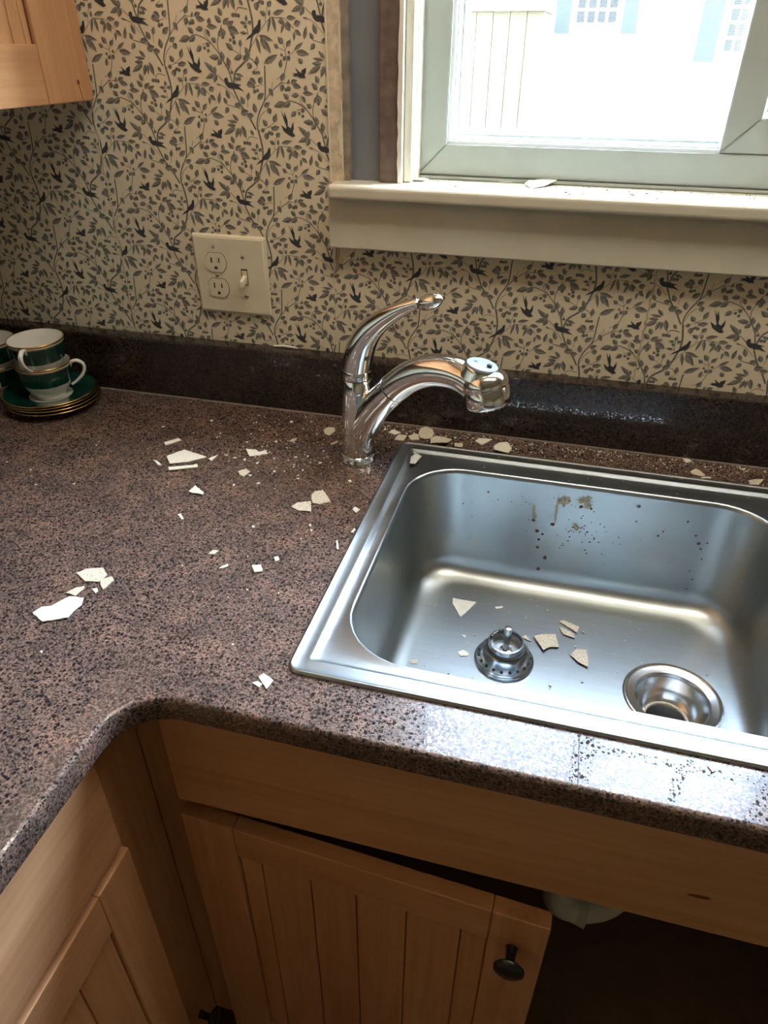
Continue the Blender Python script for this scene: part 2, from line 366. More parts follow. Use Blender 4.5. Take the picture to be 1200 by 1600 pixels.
# ================================================================ TRACED DATA
# wallpaper repeat, millimetres from the diving swallow: leaf x0 z0 x1 z1 width
LEAVES=[(-6.2,57.7,0.0,67.3,6.2),(-3.7,54.3,-6.7,45.3,6.6),(7.3,55.4,17.0,59.0,5.9),(9.3,53.7,22.2,50.6,6.2),(3.2,53.7,6.1,60.2,3.2),(-24.0,49.2,-19.0,39.5,5.9),(27.3,46.0,29.2,53.9,5.9),(23.2,44.5,39.1,43.4,5.6),(18.3,42.2,7.0,40.8,6.2),(22.0,41.1,27.2,32.7,5.6),(3.5,36.4,-3.9,43.6,6.2),(5.7,33.7,-4.6,27.2,6.5),(-1.8,32.9,-19.1,27.8,7.6),(35.3,27.1,28.3,31.8,6.2),(46.8,55.3,42.8,64.6,6.2),(45.1,48.3,36.7,56.1,6.5),(47.2,46.6,56.8,53.3,6.2),(53.0,45.1,63.4,49.9,5.3),(47.6,33.0,44.4,43.0,8.1),(54.3,43.4,69.0,36.5,8.8),(39.5,33.0,45.0,41.9,5.3),(13.0,22.7,4.8,16.3,6.2),(58.5,18.4,48.3,26.4,6.5),(69.1,22.0,70.1,30.4,5.0),(70.5,12.0,57.8,8.2,6.2),(37.6,10.0,22.4,10.7,6.8),(42.5,6.2,40.7,17.7,7.1),(51.1,0.3,49.0,10.9,6.5),(40.5,8.2,33.3,1.3,6.5),(44.4,2.9,51.9,-2.1,5.3),(80.9,11.5,75.5,22.3,6.8),(71.0,7.9,81.7,11.8,7.6),(81.9,4.4,77.5,-2.6,7.6),(91.3,1.9,91.6,12.4,5.9),(58.6,-7.9,70.3,-11.6,3.8),(30.4,-8.2,14.3,5.2,6.2),(29.1,-8.2,13.4,-14.3,5.9),(29.9,-8.2,25.7,-19.0,7.1),(29.1,-8.2,29.3,0.5,4.7),(-16.7,-19.0,-15.5,-11.6,3.8),(-15.1,-18.7,-20.5,-36.7,3.8),(-12.6,-18.7,-9.0,-35.9,4.4),(-11.5,-16.4,4.7,-12.8,5.0),(-21.4,-17.8,-28.9,-13.6,5.3),(-18.3,-9.0,-12.2,-3.2,6.2),(6.4,-20.3,19.6,-20.9,5.3),(3.0,-23.4,-5.1,-25.1,6.5),(3.8,-23.4,-2.1,-37.7,3.8),(5.7,-24.7,10.6,-34.9,8.5),(16.5,-27.6,25.2,-24.7,6.8),(17.3,-33.3,25.5,-39.7,5.3),(16.2,-35.2,15.5,-45.3,3.5),(29.5,-43.4,33.1,-29.0,5.0),(46.5,-38.0,41.9,-26.1,5.9),(28.7,-20.2,36.7,-22.1,2.1),(41.8,-43.6,37.4,-35.8,5.3),(43.6,-47.4,37.5,-54.8,5.9),(52.5,-44.6,63.3,-44.7,6.2),(67.9,-43.7,63.0,-34.1,6.8),(72.8,-38.8,76.0,-28.9,5.3),(83.5,-53.8,81.3,-41.9,6.8),(60.9,-54.7,72.9,-51.2,8.2),(70.1,-57.4,80.3,-56.2,7.3),(-36.8,-40.6,-32.3,-60.3,4.4),(-33.3,-39.3,-13.4,-44.9,5.3),(-31.2,-41.8,-25.3,-55.1,4.4),(-28.2,-43.0,-17.3,-58.7,6.2),(-0.0,-48.3,-6.8,-40.4,6.8),(4.3,-51.0,11.2,-43.9,5.6),(-6.5,-52.9,-12.9,-48.3,5.3),(14.9,-55.1,27.8,-46.3,4.4),(17.2,-56.6,35.7,-59.4,7.1),(25.9,-69.4,19.4,-63.8,6.2),(-28.6,-69.9,-8.4,-59.8,7.1),(-6.1,-74.6,-3.7,-64.6,5.3),(56.6,-63.8,47.7,-55.4,4.7),(55.1,-65.4,39.4,-63.6,3.8),(51.9,-69.5,38.2,-69.1,5.0),(50.8,-71.8,32.2,-81.1,6.5),(54.9,-71.7,50.0,-85.3,5.6),(57.6,-71.6,56.9,-84.2,3.5),(60.8,-68.9,65.7,-85.5,6.2),(72.9,72.5,77.7,65.8,4.4),(80.6,49.4,81.4,56.6,4.4),(79.8,47.9,71.2,48.5,3.8),(81.9,47.9,89.7,48.5,4.4),(78.4,46.0,78.2,41.9,4.7),(80.0,36.9,69.9,37.8,3.8),(-33.4,27.5,-24.0,32.2,6.2),(-27.6,26.3,-24.4,18.6,7.1),(-30.4,4.3,-36.7,12.1,6.5),(-20.4,8.7,-15.7,20.0,6.2),(-23.8,1.0,-12.6,3.5,6.2),(-33.4,-4.0,-32.4,-12.9,7.1),(73.5,-20.5,87.2,-18.2,8.2),(78.1,-13.4,87.2,-18.5,6.5),(90.8,-18.2,97.1,-11.3,6.8),(87.3,-37.0,97.6,-29.6,6.8),(5.1,-61.2,7.5,-67.0,5.9),(2.7,-65.8,-1.6,-62.0,5.9)]
BERRIES=[(4.0,49.1,3.2),(0.4,47.9,2.4),(41.1,35.7,2.6),(45.3,32.9,2.5),(58.7,36.2,2.5),(60.5,32.5,2.5),(55.6,29.4,2.1),(60.9,27.0,2.8),(22.5,24.1,2.9),(17.3,20.6,2.2),(22.3,17.5,2.2),(53.3,-6.7,2.2),(59.4,-14.0,2.4),(63.5,-13.9,2.4),(62.7,56.4,2.4),(66.6,56.4,2.4),(70.3,55.7,2.4),(-37.8,-1.1,2.8),(-27.8,-3.7,2.4),(-24.6,-4.7,2.5),(-22.7,1.6,2.6),(84.3,-27.9,2.6),(88.5,-27.1,2.1),(83.3,-23.0,2.1),(85.1,-6.4,2.2),(92.0,-6.3,2.2),(88.3,-6.6,2.1),(-3.0,-60.2,1.9),(7.4,-57.3,1.9),(-30.5,-5.2,1.8)]
STEMS=[(2.4,[(84.7,73.0),(87.6,59.7),(89.1,48.5),(88.3,38.3),(84.8,26.8),(81.5,17.4),(73.3,5.5),(58.9,-5.5),(55.1,-17.7)]),(2.1,[(55.2,-16.5),(53.7,-25.2),(57.0,-33.8),(63.4,-46.3),(73.1,-58.9),(81.5,-73.6)]),(1.8,[(48.5,-1.9),(51.6,-14.1),(54.1,-25.8)]),(1.7,[(38.0,13.0),(42.6,6.4),(48.3,-3.1)]),(1.1,[(-1.8,32.9),(5.6,35.2),(18.9,31.2),(30.1,23.0),(38.3,13.0)]),(1.1,[(45.5,45.7),(39.8,34.7),(36.6,24.2),(38.1,13.6)]),(0.8,[(21.4,42.2),(19.0,37.0),(21.4,32.4),(28.2,25.9)]),(0.6,[(21.3,26.5),(14.0,24.1)]),(0.6,[(68.2,14.4),(69.1,22.0)]),(0.6,[(58.1,19.0),(71.0,12.0)]),(0.6,[(49.1,2.9),(54.2,-5.7)]),(0.8,[(76.2,10.3),(85.1,8.0),(91.8,-0.3)]),(0.8,[(31.8,-9.4),(43.1,-19.1)]),(0.6,[(58.6,-7.9),(55.1,-17.7)]),(0.7,[(-18.2,-8.8),(-21.3,-17.5),(-22.5,-24.5)]),(0.7,[(-45.7,-53.1),(-31.8,-35.4),(-16.3,-21.2),(-6.5,-20.5),(4.6,-21.5),(15.9,-32.0)]),(0.6,[(36.4,-21.7),(45.3,-26.5),(55.1,-37.0)]),(0.8,[(41.4,-44.2),(56.9,-47.7),(67.7,-50.7)]),(0.6,[(72.1,-46.8),(73.0,-38.6)]),(0.6,[(-6.7,-52.3),(1.8,-55.6)]),(0.6,[(-0.2,-47.6),(2.9,-56.0)]),(0.6,[(11.1,-42.3),(2.3,-55.6),(4.8,-63.1)]),(0.6,[(4.9,-62.5),(15.8,-55.0)]),(0.7,[(66.8,59.5),(71.9,64.4),(83.5,62.4)]),(0.6,[(80.6,50.2),(80.6,42.8),(81.9,34.8)]),(0.6,[(80.0,37.7),(81.9,34.8)]),(1.8,[(-27.8,74.8),(-28.9,59.0),(-29.7,46.3),(-32.1,34.6),(-41.1,20.3),(-45.6,6.9),(-44.4,-4.1)]),(1.1,[(-32.6,33.4),(-19.8,46.3),(-8.3,54.3),(-4.8,56.6)]),(0.6,[(-21.5,45.7),(-18.0,56.6)]),(0.6,[(-8.1,55.5),(7.3,55.2)]),(0.7,[(-44.3,3.2),(-39.6,15.5),(-31.9,22.7)]),(0.6,[(-29.8,3.1),(-20.1,8.6)]),(0.6,[(-44.2,-2.9),(-27.4,3.4),(-22.0,2.2)]),(0.6,[(92.8,-20.8),(84.1,-22.5)]),(0.6,[(90.9,-17.2),(97.4,-20.8)]),(0.6,[(85.3,-3.9),(90.2,-1.5)]),(1.0,[(4.8,-63.1),(1.3,-75.1),(-2.4,-83.2)]),(0.6,[(-2.2,-81.9),(-12.3,-87.5)])]
BIRDS=[[(28.9,61.9),(27.0,64.4),(23.4,66.1),(23.3,70.0),(30.1,73.1),(29.8,68.3),(27.7,64.4)],[(29.3,61.6),(22.0,61.4),(17.7,63.5),(10.8,63.4),(13.8,65.4),(10.3,66.5),(18.3,66.9),(14.9,72.9),(20.7,68.4),(27.1,65.3)],[(9.8,-6.3),(5.1,-7.9),(-0.8,-5.1),(-6.3,-1.3),(-10.4,6.6),(-3.2,1.8),(-2.2,4.2),(-5.2,12.1),(-9.0,24.0),(-4.6,15.7),(-4.2,22.6),(-0.4,12.1),(-0.2,4.9),(3.9,2.5),(8.0,11.0),(8.3,2.5),(6.3,-2.4)],[(40.9,-14.5),(44.0,-12.3),(46.5,-13.5),(46.8,-17.6),(55.7,-18.9),(66.1,-20.9),(60.8,-22.3),(69.7,-28.9),(61.1,-26.0),(53.3,-25.4),(46.4,-24.3),(42.9,-21.0)],[(100.5,51.8),(100.6,47.9),(99.9,42.3),(96.4,37.7),(91.0,36.0),(85.4,32.5),(77.0,28.8),(81.4,33.1),(87.4,37.1),(90.9,42.3),(95.8,46.2),(97.8,50.7)]]
PAPER_ORIGIN=(0.0409,1.3994)
CHIPS=[
('large pointed cream paint chip lying left of the faucet',0.9150,[(36.4,-228.4),(51.8,-203.6),(92.9,-213.1),(72.4,-235.0),(50.9,-246.6)]),
('long thin cream paint sliver touching the large pointed chip',0.9150,[(55.1,-257.7),(83.8,-242.0),(89.2,-236.2),(94.4,-244.2),(60.2,-265.5)]),
('narrow cream paint strip behind the large pointed chip',0.9150,[(9.6,-189.0),(23.9,-170.4),(31.3,-174.9),(16.0,-196.8)]),
("cream paint chip with a notched edge nearest the faucet's left side",0.9150,[(139.0,-176.0),(153.5,-173.6),(161.7,-179.2),(169.8,-170.8),(176.2,-180.6),(153.8,-196.5)]),
('small rounded cream paint chip below the notched chip',0.9150,[(155.1,-239.8),(163.2,-230.5),(172.5,-236.5),(169.1,-252.0),(161.9,-248.4)]),
('white tooth-shaped paint chip in the middle of the counter',0.9150,[(113.5,-308.0),(114.4,-290.2),(127.2,-301.1),(134.7,-305.4),(137.2,-312.3),(126.7,-310.7),(119.6,-310.8)]),
('tiny white pointed chip below the tooth-shaped chip',0.9150,[(125.9,-362.3),(129.3,-359.1),(138.3,-368.7),(136.7,-370.8)]),
('small curled cream sliver left of the large pointed chip',0.9150,[(21.4,-241.4),(28.0,-242.6),(41.6,-252.8),(36.5,-254.1)]),
('short cream splinter at the right tip of the large pointed chip',0.9150,[(98.2,-217.6),(106.1,-201.9),(104.5,-222.6)]),
('small white diamond-shaped paint chip on the brown counter',0.9150,[(203.0,-429.5),(205.4,-420.4),(212.0,-419.6),(210.4,-427.5)]),
('small white paint sliver below the diamond-shaped chip',0.9150,[(227.4,-451.6),(233.7,-440.5),(236.2,-444.5),(232.1,-449.9)]),
('small square speckled paint chip between the diamond chip and the sink',0.9150,[(262.3,-436.1),(272.2,-432.5),(279.3,-443.7),(270.5,-448.3)]),
('tiny white chip just above the square speckled chip',0.9150,[(281.1,-414.4),(285.7,-412.1),(289.6,-417.4),(285.9,-421.7)]),
('rough-faced cream paint chip at the top of the front-left chip group',0.9150,[(72.9,-502.2),(79.6,-492.6),(96.9,-485.2),(108.8,-494.8),(106.8,-508.8),(91.3,-512.1)]),
('smooth white four-sided chip tucked against the rough-faced chip',0.9150,[(106.9,-505.2),(115.8,-497.5),(122.3,-502.4),(119.4,-519.8),(112.5,-513.8)]),
('tiny white chip in the middle of the front-left chip group',0.9150,[(107.1,-521.8),(111.1,-518.6),(116.0,-523.7),(114.8,-527.4)]),
('thin speckled chip touching the largest white chip',0.9150,[(83.7,-535.7),(89.0,-524.5),(95.6,-519.7),(98.0,-524.2),(96.4,-537.4)]),
("largest white paint chip, long and curved, at the counter's left",0.9150,[(69.0,-573.1),(72.2,-562.3),(81.5,-558.6),(90.8,-540.1),(107.8,-538.5),(112.4,-549.5),(110.6,-562.0),(110.8,-570.5),(88.8,-582.5)]),
('rough pale chip between the faucet and the front-left chips, right of its pair',0.9150,[(278.0,-273.0),(279.1,-263.1),(289.3,-257.0),(299.8,-269.9),(308.1,-281.4),(296.4,-291.1),(285.6,-290.2)]),
('rough pale chip between the faucet and the front-left chips, left of its pair',0.9150,[(261.5,-306.4),(266.0,-294.4),(282.5,-287.3),(290.9,-311.1),(272.7,-312.4)]),
("small square cream chip near the sink's left rim",0.9150,[(341.5,-291.2),(343.2,-284.4),(351.5,-289.5),(349.2,-299.5)]),
("thin upright paint splinter near the sink's left rim",0.9150,[(342.6,-364.8),(343.9,-362.1),(351.2,-380.6),(349.2,-381.1)]),
("tiny pale chip touching the sink's left rim",0.9150,[(355.0,-342.7),(356.3,-332.7),(358.7,-334.5),(357.9,-342.9)]),
("rough tan chip just left of the faucet's foot, near the backsplash",0.9150,[(231.5,-86.0),(236.1,-74.2),(245.7,-72.8),(250.7,-83.8),(247.1,-102.9),(238.8,-99.1)]),
('small pale chip left of the tan chip by the faucet',0.9150,[(192.1,-135.4),(194.3,-124.3),(200.7,-122.6),(200.1,-136.1)]),
('small cream splinter below the tan chip by the faucet',0.9150,[(256.3,-126.6),(264.1,-114.1),(266.4,-118.7),(260.1,-129.5)]),
("pale chip right of the faucet's foot, nearest the backsplash",0.9150,[(332.6,-66.8),(337.3,-54.1),(351.9,-60.7),(345.0,-72.5)]),
("four-sided tan chip right of the faucet's foot, nearest the sink corner",0.9150,[(347.7,-87.3),(350.9,-68.6),(363.9,-69.6),(362.1,-87.7)]),
('round rough chip overlapping its neighbour behind the sink',0.9150,[(379.5,-56.3),(379.9,-38.8),(386.9,-32.2),(398.8,-39.7),(403.8,-54.3),(403.1,-71.3),(394.0,-76.0),(385.1,-72.7)]),
('flat brown-grey chip half under the round chip behind the sink',0.9150,[(366.1,-69.9),(374.1,-59.6),(380.1,-60.7),(385.6,-77.0),(372.9,-81.7)]),
("long dark tan chip lying against the sink's back rim",0.9150,[(403.0,-78.8),(408.2,-66.4),(420.6,-67.5),(435.2,-73.1),(431.7,-84.7),(412.5,-88.3),(405.4,-92.3)]),
('small rectangular chip right of the long dark tan chip',0.9150,[(439.8,-74.4),(452.9,-71.7),(453.0,-84.5),(441.8,-85.4)]),
('pointed chip midway along the backsplash, behind the sink rim',0.9150,[(469.2,-58.6),(474.5,-47.1),(495.0,-46.4),(481.6,-69.5)]),
("broad cream chip beside the pointed chip, on the sink's back rim",0.9150,[(500.1,-75.9),(507.3,-63.4),(518.5,-58.2),(527.1,-74.8),(524.0,-90.9),(502.4,-86.9)]),
("cream chip lying on the sink's back left corner ledge",0.9175,[(388.5,-159.2),(386.1,-140.2),(390.4,-124.9),(400.9,-132.9),(395.8,-157.9)]),
('small pale chip at the right, touching the backsplash',0.9150,[(774.8,-29.8),(782.2,-31.1),(788.2,-37.8),(779.2,-46.8)]),
("brown leaf-shaped chip behind the sink's right half",0.9150,[(782.9,-69.8),(791.1,-60.3),(796.5,-64.6),(802.2,-78.6),(794.8,-81.2),(783.6,-77.4)]),
('thin white sliver in front of the leaf-shaped chip',0.9150,[(796.2,-83.9),(809.3,-78.8),(809.6,-82.7),(796.5,-87.4)]),
('tan chip nearest the right edge, behind the sink',0.9150,[(860.0,-75.1),(867.1,-70.2),(881.0,-66.4),(871.6,-85.4),(860.2,-87.0)]),
('tiny pale chip above the tan chip at the right edge',0.9150,[(852.1,-43.2),(862.1,-38.9),(858.5,-48.4)]),
("white folded-looking chip near the counter's inner corner",0.9150,[(338.6,-595.2),(342.0,-590.1),(354.3,-596.4),(352.3,-608.3),(345.7,-602.1)]),
("small white chip beside the chip near the counter's inner corner",0.9150,[(336.3,-604.6),(339.7,-600.9),(345.6,-603.2),(344.5,-607.6)]),
('small brown splinter on the counter in front of the sink',0.9150,[(746.5,-590.7),(750.3,-591.4),(753.1,-593.9),(749.7,-596.4)]),
('pale triangular chip on the sink floor behind the strainer',0.7355,[(474.8,-225.4),(510.2,-225.0),(492.6,-263.2),(476.0,-238.0)]),
('short pale splinter on the sink floor, right of the triangular chip',0.7355,[(538.0,-227.8),(549.1,-223.2),(548.6,-228.1),(539.9,-232.0)]),
('narrow tan strip chip on the sink floor, rearmost of a close pair',0.7355,[(631.0,-235.3),(636.7,-231.4),(659.4,-241.1),(656.8,-253.5)]),
('jagged tan chip on the sink floor, nearer one of a close pair',0.7355,[(631.6,-246.5),(650.2,-254.4),(653.8,-264.9),(638.0,-261.4)]),
('five-cornered tan chip on the sink floor right of the strainer',0.7355,[(598.2,-276.9),(609.7,-268.9),(627.6,-263.6),(633.3,-289.9),(621.7,-292.5),(612.9,-302.4)]),
("small tan triangle chip against the strainer's right side",0.7355,[(581.9,-282.1),(587.1,-275.0),(595.4,-287.0)]),
('speckled brown chip between the strainer and the drain',0.7355,[(649.0,-300.1),(655.9,-286.1),(670.7,-282.9),(673.1,-317.3),(660.3,-311.6)]),
('pale oval chip on the sink floor just left of the strainer',0.7355,[(500.3,-333.0),(507.0,-327.1),(515.4,-331.7),(514.3,-337.3),(505.3,-339.8)]),
('tiny pale chip above the oval chip in the sink',0.7355,[(499.4,-298.4),(506.2,-298.0),(505.4,-305.3)]),
("small tan chip at the sink's front left, beside the bowl wall",0.7355,[(440.5,-365.8),(450.7,-359.0),(451.4,-368.9),(443.2,-371.1)]),
('curled white paint flake on the window sill',1.2660,[(497.1,28.6),(500.2,42.5),(535.0,66.1),(538.6,54.0),(523.3,21.9),(506.1,6.2)]),
("thin tan flake on the window sill, left of the frame's middle",1.2660,[(568.7,0.8),(573.9,9.1),(581.0,-3.9),(575.8,-17.0)]),
('small flat flake on the sill, right of the thin tan flake',1.2660,[(631.7,2.9),(636.0,10.8),(642.1,-3.8),(637.9,-9.8)]),
('pale flake on the sill nearest the right edge',1.2660,[(672.2,-20.1),(679.5,-7.0),(687.5,-9.3),(680.8,-23.6)]),
("pale crumbled flake at the sill's left end by the jamb",1.2660,[(327.7,19.3),(340.2,53.0),(360.6,45.0),(358.6,24.7)]),
('slim flake lying close to the window frame on the sill',1.2660,[(459.9,49.3),(464.1,64.3),(478.0,60.6),(477.7,48.9)]),
]

# ================================================================ THE ROOM
XL, XR, YR, ZT = -.435, 3.6, -5.2, 2.45
def wallbox(parts, name, mat, parent):
    v = []; f = []
    for (x0,x1,y0,y1,z0,z1) in parts:
        b = len(v)
        v += [(x,y,z) for z in (z0,z1) for y in (y0,y1) for x in (x0,x1)]
        f += [tuple(b+i for i in q) for q in ((0,2,3,1),(4,5,7,6),(0,1,5,4),(2,6,7,3),(0,4,6,2),(1,3,7,5))]
    return mesh(name, (v, f), mat, parent)
OX0, OX1, OZ0, OZ1 = .2475, 1.235, 1.2459, 2.16          # rough window opening
wb = wallbox([(XL-.12,OX0,.0006,.14,0,ZT), (OX1,XR+.12,.0006,.14,0,ZT), (OX0,OX1,.0006,.14,0,OZ0), (OX0,OX1,.0006,.14,OZ1,ZT)], 'wall_back', M['wall_paint'], None)
tag(wb, 'papered kitchen wall with bird and berry pattern around the window', 'wall', kind='structure')

# wallpaper repeat
def strip_print(x0, x1, z0, z1, ox, oz, put):
    """flat printed shapes clipped to the strip; put(u, z) gives the wall point"""
    v = []; f = []; fm = []
    AX, AZ, BZ = .1294, .0738, .1470
    def poly(P, m):
        cx = sum(p[0] for p in P)/len(P); cz = sum(p[1] for p in P)/len(P)
        if not (x0 < cx < x1 and z0 < cz < z1): return
        b = len(v)
        for p in P: v.append(put(min(max(p[0], x0), x1), min(max(p[1], z0), z1)))
        f.append(tuple(range(b, b+len(P)))); fm.append(m)
    i0 = int((x0-ox)/AX)-3; i1 = int((x1-ox)/AX)+3
    for i in range(i0, i1):
        j0 = int((z0-oz-i*AZ)/BZ)-3; j1 = int((z1-oz-i*AZ)/BZ)+3
        for j in range(j0, j1):
            bx, bz = ox+i*AX, oz+i*AZ+j*BZ
            if bx > x1+.15 or bx < x0-.15 or bz > z1+.2 or bz < z0-.2: continue
            for (a, c, d, e, wd) in LEAVES:
                p = Vector((bx+a/1000, bz+c/1000)); q = Vector((bx+d/1000, bz+e/1000)); t = q-p; n = Vector((-t.y, t.x)).normalized()*wd/1850
                for s, m in ((1, 0), (-1, 1)):
                    pts = [p, p+t*.2+n*s*.72, p+t*.45+n*s, p+t*.72+n*s*.66, q]
                    if s < 0: pts.reverse()
                    poly([tuple(k) for k in reversed(pts)], m)
            for (a, c, r) in BERRIES:
                k = 8; poly([(bx+a/1000+r/1000*math.cos(2*math.pi*h/k), bz+c/1000+r/1000*math.sin(2*math.pi*h/k)) for h in range(k)], 0)
                poly([(bx+a/1000-r/2600+r/2600*math.cos(2*math.pi*h/5), bz+c/1000+r/2600+r/2600*math.sin(2*math.pi*h/5)) for h in range(5)], 1)
            for wd, P in STEMS:
                P = spline([(bx+a/1000, bz+c/1000) for a, c in P], 3)
                for g, h in zip(P, P[1:]):
                    t = Vector(h)-Vector(g)
                    if t.length < 1e-6: continue
                    n = Vector((-t.y, t.x)).normalized()*wd/2000
                    poly([tuple(Vector(g)-n), tuple(Vector(h)-n), tuple(Vector(h)+n), tuple(Vector(g)+n)], 0)
            for B in BIRDS: poly([(bx+a/1000, bz+c/1000) for a, c in B], 2)
    return v, f, fm
OXP, OZP = PAPER_ORIGIN
seams = [(-.435,-.131,1.0,ZT,OXP,OZP), (-.130,.2290,1.0,ZT,OXP,OZP), (.2295,.6860,1.0,1.2455,.392,1.178), (.6870,1.33,1.0,1.2455,.392,1.178),
         (1.331,2.2,1.0,ZT,.392,1.178), (.2295,1.33,2.20,ZT,OXP,OZP)]
def put_back(layer):
    k = [0]
    def g(u, z):
        return (u, -.0006-layer, z)
    return g
for (x0,x1,z0,z1,ox,oz) in seams:
    st = box('wallpaper_strip', x0, x1, -.0004, .0012, z0, z1, M['paper'], wb)
    v, f, fm = strip_print(x0, x1, z0, z1, ox, oz, lambda u, z: (u, -.0006, z))
    # leaves, berries and birds lie in three hair-thin ink layers
    vv = [list(p) for p in v]
    for q, m in zip(f, fm):
        for i in q: vv[i][1] = -.0006-.00008*(m+random.random()*.6)
    pr = mesh('printed_pattern', (vv, f), [M['print_a'], M['print_b'], M['print_bird']], st, fm=fm); pr['kind'] = 'stuff'
# lifted seams of the paper
def seam_curl(name, x, z0, z1, wid):
    v = []; f = []; n = 40
    for i in range(n+1):
        z = z0+(z1-z0)*i/n; o = .0012*math.sin(i*1.7)+.0006*math.sin(i*4.1); h = .0005+.0005*abs(math.sin(i*.9))
        v += [(x-wid+o, -.0008, z), (x+o, -.0008-h, z), (x+wid*.7+o, -.0008, z)]
    for i in range(n):
        for k in range(2): f.append((i*3+k, i*3+k+1, i*3+k+4, i*3+k+3))
    mesh(name, (v, f), M['seam'], wb)
seam_curl('lifted_paper_seam', -.1305, 1.02, 1.36, .0014); seam_curl('lifted_paper_seam', .6865, 1.02, 1.178, .0010)
sc = sweep([(.238,-.002,1.175,.0009),(.235,-.003,1.155,.0014),(.231,-.002,1.140,.0008)], n=8); mesh('torn_paper_curl', sc, M['seam'], wb, True)

wl = wallbox([(XL-.12,XL,YR,.0,0,ZT)], 'wall_left', M['paper_side'], None); tag(wl, 'left kitchen wall behind the upper cabinet', 'wall', kind='structure')
v, f, fm = strip_print(-.9, -.03, 1.02, 1.36, .1, OZP, lambda u, z: (XL+.0006, -u-.93, z))
lpr = mesh('printed_pattern', (v, f), [M['print_a'], M['print_b'], M['print_bird']], wl, fm=fm); lpr['kind'] = 'stuff'
wr_parts = [(XR,XR+.12,YR,0,0,ZT)]
wr = wallbox(wr_parts, 'wall_right', M['wall_paint'], None); tag(wr, 'plain cream wall to the right of the sink', 'wall', kind='structure')
wq = wallbox([(XL,XR,YR-.12,YR,0,ZT)], 'wall_rear', M['wall_paint'], None); tag(wq, 'plain cream wall behind the camera', 'wall', kind='structure')
fl = wallbox([(XL,XR,YR,0,-.1,0)], 'floor', M['floor'], None); tag(fl, 'brown wooden kitchen floor', 'floor', kind='structure')
cl = wallbox([(XL-.12,XR+.12,YR-.12,.14,ZT,ZT+.1)], 'ceiling', M['ceiling'], None); tag(cl, 'plain white kitchen ceiling', 'ceiling', kind='structure')

# ---------------------------------------------------------------- stripped side of the window opening
jag = [(.2290,1.262)]; z = 1.262
right = []
k = 0
while z < 2.2:
    right.append((.2465+.0012*math.sin(k*.45)+random.uniform(-.0013,.0013)-(.004 if 1.30 < z < 1.34 else 0), z)); z += random.uniform(.003,.009); k += 1
poly = [(.2288,1.262)] + right + [(.2288,2.2)]
v = [(x,-.0022,zz) for x,zz in poly] + [(x,.012,zz) for x,zz in poly]; n = len(poly)
mesh('broken_plaster_edge', (v, [tuple(range(n))] + [(i,n+i,n+(i+1)%n,(i+1)%n) for i in range(n)]), M['plaster'], wb)
box('paint_ridge', .2286, .2312, -.0034, .002, 1.264, 2.2, M['painted'], wb, .0008)
box('lath_strip', .2440, .2570, .004, .020, 1.2659, 2.16, M['stud'], wb, .001)
box('flashing', .2560, .3000, .0130, .0180, 1.2659, 2.16, M['slate'], wb)
box('sheathing', .2475, .345, .085, .139, 1.2659, 2.16, M['slate'], wb)
box('window_stud', .2990, .3254, .002, .085, 1.2659, 2.16, M['old_wood'], wb, .0012)
# ragged paint line left on the stud
v = []; z = 1.266; k = 0; a = []
while z < 2.16: a.append((.3250+random.uniform(-.0016,.0010), z)); z += .012
v = [(x,-.0006,zz) for x,zz in a] + [(.3309,-.0006,zz) for x,zz in a] + [(.3309,.03,zz) for x,zz in a]; n = len(a)
mesh('white_paint_edge', (v, [(i,n+i,n+i+1,i+1) for i in range(n-1)] + [(n+i,2*n+i,2*n+i+1,n+i+1) for i in range(n-1)]), M['painted_white'], wb)
box('jamb_stop', .3309, .3425, .010, .06, 1.2659, 2.16, M['painted'], wb, .002)
box('jamb_bead', .3415, .3455, .030, .075, 1.2659, 2.16, M['painted_white'], wb, .001)
box('jamb_filler', 1.205, OX1, .01, .139, 1.2659, 2.16, M['painted'], wb)
box('head_filler', .345, 1.205, .02, .139, 2.10, 2.16, M['painted'], wb)
tag(box('trim_1', .2335, 1.33, -.0347, .0585, 1.2459, 1.2659, M['painted'], None, .006, 4), 'cream painted window stool with a rounded front edge', 'window sill', kind='structure')
tag(box('trim_2', .2295, 1.325, -.0180, -.0006, 1.1789, 1.2465, M['painted'], None, .002, 2), 'cream apron board below the window stool', 'trim', kind='structure')
box('sub_sill', .2475, 1.205, .0585, .139, 1.2459, 1.2695, M['painted'], wb)

# ---------------------------------------------------------------- sliding window
w1 = thing('window_1', 'white vinyl sliding window above the sink', 'window', (.77,.09,1.27), kind='structure')
def miter_frame(name, x0, x1, z0, z1, wd, y0, y1, mat, parent, bev=.0012):
    g = .0003
    A = {'b': [(x0+g,z0),(x1-g,z0),(x1-wd-g,z0+wd),(x0+wd+g,z0+wd)], 't': [(x0+wd+g,z1-wd),(x1-wd-g,z1-wd),(x1-g,z1),(x0+g,z1)],
         'l': [(x0,z0+g),(x0+wd,z0+wd+g),(x0+wd,z1-wd-g),(x0,z1-g)], 'r': [(x1-wd,z0+wd+g),(x1,z0+g),(x1,z1-g),(x1-wd,z1-wd-g)]}
    for k, P in A.items():
        bm = bmesh.new(); a = [bm.verts.new((x,y0,z)) for x,z in P]; b = [bm.verts.new((x,y1,z)) for x,z in P]
        bm.faces.new(a); bm.faces.new(list(reversed(b)))
        for i in range(4): bm.faces.new((a[i-1], b[i-1], b[i], a[i]))
        if bev: bmesh.ops.bevel(bm, geom=[e for e in bm.edges if abs(e.verts[0].co.y-y0) < 1e-6 and abs(e.verts[1].co.y-y0) < 1e-6], offset=bev, segments=2, affect='EDGES')
        bm_obj(name + ('_rail' if k in 'bt' else '_stile'), bm, mat, parent, 40)
miter_frame('frame', .3415, 1.205, 1.2700, 2.10, .0400, .055, .135, M['vinyl'], w1)
